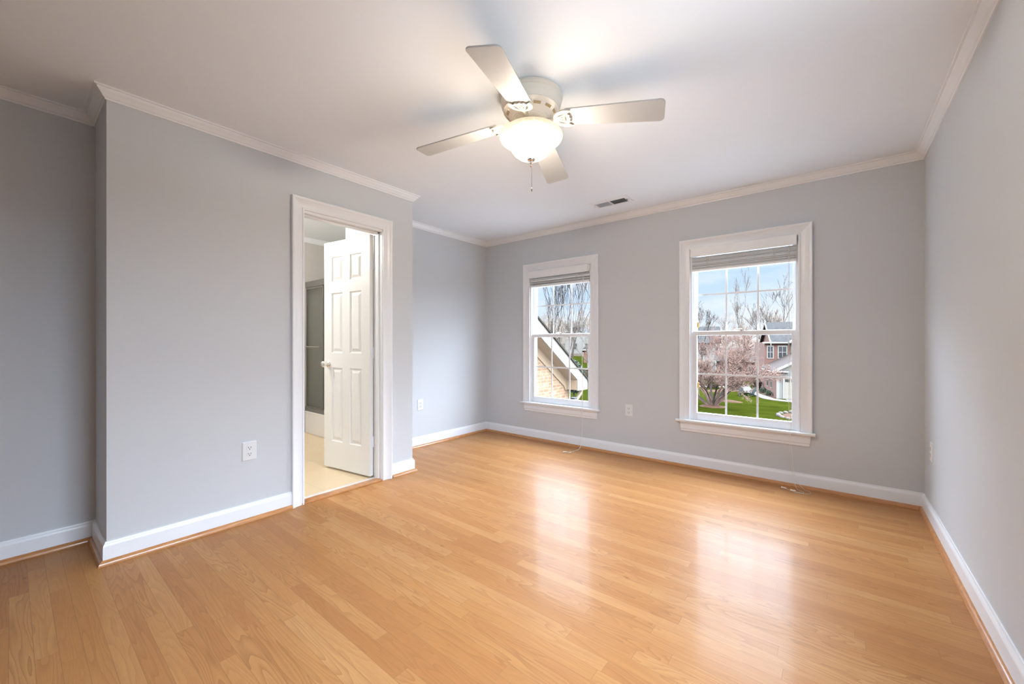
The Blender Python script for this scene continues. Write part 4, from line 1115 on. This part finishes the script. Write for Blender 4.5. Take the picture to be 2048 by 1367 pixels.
# ---- own house wing seen through the farther window: gable in the plane x = const
wing = tag(empty('brick_gable_wing', (-4.9, 6.5, GZ)), 'tan brick gable wing with wide white rake board outside the farther window', 'building')
WO = Vector((-4.9, 6.5, GZ))
RX = -4.60                 # rake board face
slope = (1.619-0.259)/(8.648-6.596)
def zr(y): return 1.619 - (y-6.596)*slope
yr0 = 4.4
yend = 8.648
WX = -4.92                 # brick face
w_ = MB(); w_.prism([(yr0, GZ), (8.26, GZ), (8.26, zr(8.26)-0.40), (yr0, zr(yr0)-0.40)], lambda a, b: (WX, a, b), lambda a, b: (WX-6, a, b))
rel(w_, WO).build('brick_wall', M['tan_brick'], wing)
f_ = MB(); f_.prism([(yr0, zr(yr0)-0.03), (8.60, zr(8.60)-0.03), (8.60, 0.03), (8.13, 0.035), (8.13, 0.285), (yr0, zr(yr0)-0.03-0.325)], lambda a, b: (RX, a, b), lambda a, b: (RX-0.03, a, b))
rel(f_, WO).build('rake_board', M['fascia'], wing, bevel=0.004)
s_ = MB(); s_.prism([(yr0, zr(yr0)-0.33), (8.12, zr(8.12)-0.33), (8.12, 0.05), (8.60, 0.05), (8.60, 0.065), (8.15, 0.075), (8.15, zr(8.15)-0.31), (yr0, zr(yr0)-0.31)], lambda a, b: (RX-0.03, a, b), lambda a, b: (WX+0.001, a, b))
rel(s_, WO).build('soffit', M['soffit'], wing)
# frieze board against the brick
fb = MB(); fb.prism([(yr0, zr(yr0)-0.33), (8.14, zr(8.14)-0.33), (8.27, 0.05), (8.10, 0.03), (8.02, 0.14), (yr0, zr(yr0)-0.56)], lambda a, b: (WX+0.03, a, b), lambda a, b: (WX+0.001, a, b))
rel(fb, WO).build('frieze_board', M['soffit'], wing)
rf = MB(); rf.prism([(yr0, zr(yr0)-0.005), (8.70, zr(8.70)-0.005), (8.70, zr(8.70)-0.045), (yr0, zr(yr0)-0.045)], lambda a, b: (RX+0.03, a, b), lambda a, b: (WX-6, a, b))
rel(rf, WO).build('shingle_roof', M['shingle'], wing)
gt = MB(); gt.tube([(RX-0.20, 8.66, 0.02), (RX-0.20, 8.64, -0.06), (RX-0.22, 8.45, -0.22), (RX-0.30, 8.34, -0.36), (RX-0.30, 8.33, -2.0)], 0.045, 10)
rel(gt, WO).build('downspout', M['soffit'], wing)
rel(MB().box(WX+0.02, WX+0.14, 8.30, 8.42, -0.30, -0.16), WO).build('wall_light', M['slot'], wing)

# ---- neighbours
def local_house(name, label, x, y, z, rz):
    return tag(empty(name, (x, y, z), rz), label, 'house')
def gable_roof(x0, x1, y0, y1, ze, zr_, ov=0.3, axis='x', th=0.14):
    """ridge along axis; returns (roof, gable ends)"""
    r_ = MB(); gm = MB()
    if axis == 'x':
        ym = (y0+y1)/2; k = (zr_-ze)/(ym-y0)
        pts = [(y0-ov, ze-k*ov), (ym, zr_), (y1+ov, ze-k*ov), (y1+ov, ze-k*ov+th), (ym, zr_+th), (y0-ov, ze-k*ov+th)]
        r_.prism(pts, lambda a, b: (x0-ov, a, b), lambda a, b: (x1+ov, a, b))
        gm.prism([(y0, ze), (y1, ze), (ym, zr_)], lambda a, b: (x0, a, b), lambda a, b: (x1, a, b))
    else:
        xm = (x0+x1)/2; k = (zr_-ze)/(xm-x0)
        pts = [(x0-ov, ze-k*ov), (xm, zr_), (x1+ov, ze-k*ov), (x1+ov, ze-k*ov+th), (xm, zr_+th), (x0-ov, ze-k*ov+th)]
        r_.prism(pts, lambda a, b: (a, y0-ov, b), lambda a, b: (a, y1+ov, b))
        gm.prism([(x0, ze), (x1, ze), (xm, zr_)], lambda a, b: (a, y0, b), lambda a, b: (a, y1, b))
    return r_, gm
def win(parent, x, y, z, w, h, face='-y', sh=False):
    f = MB(); g_ = MB()
    if face == '-y':
        f.box(x-w/2-0.09, x+w/2+0.09, y-0.05, y, z-0.09, z+h+0.12); g_.box(x-w/2, x+w/2, y-0.06, y-0.045, z, z+h)
        bars = MB().box(x-0.02, x+0.02, y-0.075, y-0.06, z, z+h).box(x-w/2, x+w/2, y-0.075, y-0.06, z+h/2-0.025, z+h/2+0.025)
    else:
        f.box(x-0.05, x, y-w/2-0.09, y+w/2+0.09, z-0.09, z+h+0.12); g_.box(x-0.06, x-0.045, y-w/2, y+w/2, z, z+h)
        bars = MB().box(x-0.075, x-0.06, y-0.02, y+0.02, z, z+h).box(x-0.075, x-0.06, y-w/2, y+w/2, z+h/2-0.025, z+h/2+0.025)
    fo = f.build('house_window', M['fascia'], parent); g_.build('pane', M['ext_glass'], fo); bars.build('glazing_bars', M['fascia'], fo)

H = local_house('brick_house', 'two-storey brick house with grey roof and attached garage beyond the lawn', -4.70, 49.0, GZ, math.radians(16))
# garage block 0..6.4 x 0..6.5, brick side, siding gable front
MB().box(0.02, 6.4, 0.02, 6.5, -0.2, 2.9).build('garage_wall', M['blue_siding'], H)
MB().box(0, 0.14, 0.06, 6.5, -0.2, 2.9).build('brick_side_wall', M['red_brick'], H)
MB().box(-0.03, 0.22, -0.02, 0.10, -0.1, 2.9).build('corner_board', M['fascia'], H)
# roof: ridge along y, asymmetrical view only of the left slope and the front gable
ze, zrg = 2.92, 4.75
r_, gm = gable_roof(0, 6.4, 0, 6.5, ze, zrg, 0.35, 'y')
r_.build('garage_roof', M['brown_roof'], H); gm.build('garage_gable', M['siding'], H)
k = (zrg-ze)/3.2
rk = MB(); rk.prism([(-0.42, ze-k*0.42-0.10), (3.2, zrg-0.10), (6.82, ze-k*0.42-0.10), (6.82, ze-k*0.42+0.16), (3.2, zrg+0.16), (-0.42, ze-k*0.42+0.16)], lambda a, b: (a, -0.40, b), lambda a, b: (a, -0.355, b))
rk.build('rake_trim', M['fascia'], H)
MB().box(-0.40, 1.0, -0.42, 0.0, 2.68, 2.82).box(-0.42, -0.34, -0.36, 6.4, 2.64, 2.78).build('gutter', M['fascia'], H)
gd = MB().box(0.62, 3.3, -0.03, 0.02, 0.0, 2.15)
for j in range(1, 4): gd.box(0.64, 3.28, -0.04, -0.03, j*0.52, j*0.52+0.03)
gdo = gd.build('garage_door', M['garage_door'], H)
gw = MB()
for q in range(5): gw.box(0.70+q*0.52, 1.10+q*0.52, -0.045, -0.03, 1.72, 2.0)
gw.build('door_lites', M['ext_glass'], gdo)
MB().box(0.50, 0.62, -0.06, 0.02, 0, 2.27).box(3.3, 3.42, -0.06, 0.02, 0, 2.27).box(0.50, 3.42, -0.06, 0.02, 2.15, 2.27).build('door_frame', M['fascia'], H)
ll = MB().box(0.28, 0.38, -0.14, -0.02, 1.72, 2.02).box(0.25, 0.41, -0.10, 0.02, 2.02, 2.06)
ll.build('carriage_lamp', M['slot'], H)
# main two storey block
MB().box(0.0, 2.6, 6.5, 13.5, -0.2, 5.75).build('brick_wall', M['red_brick'], H)
MB().box(2.6, 10, 6.5, 13.5, -0.2, 5.75).build('siding_wall', M['siding'], H)
r_, gm = gable_roof(0.9, 10, 6.5, 13.5, 5.75, 8.1, 0.3, 'x')
r_.build('main_roof', M['grey_roof'], H); gm.build('main_gable', M['red_brick'], H)
rt = MB(); k2 = (8.1-5.75)/3.5
rt.prism([(6.15, 5.75-k2*0.35-0.12), (10, 8.1-0.12), (13.85, 5.75-k2*0.35-0.12), (13.85, 5.75-k2*0.35+0.16), (10, 8.1+0.16), (6.15, 5.75-k2*0.35+0.16)], lambda a, b: (0.52, a, b), lambda a, b: (0.60, a, b))
rt.build('gable_trim', M['fascia'], H)
MB().box(-0.25, 2.7, 6.15, 6.5, 5.62, 5.78).box(2.52, 2.66, 6.38, 6.5, 3.0, 5.65).build('eave_trim', M['fascia'], H)
# small front gable at the right
r_, gm = gable_roof(2.6, 5.6, 6.0, 7.5, 5.85, 7.0, 0.25, 'y')
r_.build('dormer_roof', M['fascia'], H); gm.build('dormer_gable', M['grey_roof'], H)
MB().box(2.6, 5.6, 6.2, 6.5, 3.2, 5.85).build('bay_wall', M['siding'], H)
win(H, 0.55, 6.5, 3.95, 0.5, 1.3); win(H, 1.75, 6.5, 3.95, 0.75, 1.3)
win(H, 0, 4.6, 0.9, 0.8, 1.3, '-x'); win(H, 0, 2.6, 0.9, 0.6, 1.3, '-x')

# brick wing farther left behind the blossoms
H2 = local_house('brick_house', 'red brick house with a white upper window behind the pink tree', -14.0, 66.5, gh(-14.0, 66.5), math.radians(8))
MB().box(0, 5.6, 0, 6, -0.5, 3.1).build('brick_wall', M['red_brick'], H2)
r_, gm = gable_roof(0, 5.6, 0, 6, 3.1, 4.7, 0.35, 'x'); r_.build('roof', M['brown_roof'], H2); gm.build('gable', M['red_brick'], H2)
MB().box(-0.35, 5.95, -0.42, -0.34, 2.86, 3.02).build('gutter', M['fascia'], H2)
win(H2, 1.2, 0, 0.9, 0.9, 1.3); win(H2, 2.9, 0, 0.9, 0.9, 1.3); win(H2, 4.6, 0, 0.9, 0.9, 1.3)
# pale house at far left of the nearer window
H3 = local_house('pale_house', 'pale grey house with a grey roof at the left behind the pink tree', -24.5, 72.0, gh(-24.5, 72), math.radians(8))
MB().box(0, 9, 0, 8, -1, 4.6).build('siding_wall', M['grey_siding'], H3)
r_, gm = gable_roof(0, 9, 0, 8, 4.6, 7.2, 0.4, 'x'); r_.build('roof', M['grey_roof'], H3); gm.build('gable', M['grey_siding'], H3)
for xx in (1.6, 4.4, 7.2): win(H3, xx, 0, 2.4, 0.9, 1.3); win(H3, xx, 0, 0.0, 0.9, 1.3)
# orange brick house at the right edge of the farther window
H4 = local_house('brick_house', 'orange brick house with blue-grey roof beyond the gable roof end', -38.8, 71.0, gh(-38.8, 71), math.radians(12))
MB().box(0, 9, 0, 8, -1, 2.45).build('brick_wall', M['orange_brick'], H4)
r_, gm = gable_roof(0, 9, 0, 8, 2.45, 7.2, 0.35, 'y'); r_.build('roof', M['grey_roof'], H4); gm.build('gable', M['grey_siding'], H4)
hr = MB(); hr.prism([(-0.35, 2.6), (9.3, 2.6), (5.6, 6.9), (4.1, 6.9)], lambda a, b: (a, -0.4+(b-2.6)*0.75, b), lambda a, b: (a, 0.2+(b-2.6)*0.75, b))
hr.build('roof_slope', M['grey_roof'], H4)
MB().box(-0.4, 9.4, -0.45, -0.36, 2.42, 2.68).build('gutter', M['fascia'], H4)
win(H4, 1.25, 0, 0.75, 0.55, 1.35); win(H4, 4.0, 0, 0.75, 0.9, 1.35)
# tall white house behind it
H5 = local_house('white_house', 'white two-storey house high behind the evergreen tree', -52.5, 82.0, gh(-52.5, 82), math.radians(10))
MB().box(0, 10, 0, 8, -1, 3.2).build('siding_wall', M['grey_siding'], H5)
r_, gm = gable_roof(0, 10, 0, 8, 3.2, 6.2, 0.4, 'y'); r_.build('roof', M['grey_roof'], H5); gm.build('gable', M['grey_siding'], H5)
for xx in (2.0, 5.0, 8.0): win(H5, xx, 0, 1.2, 0.9, 1.3)
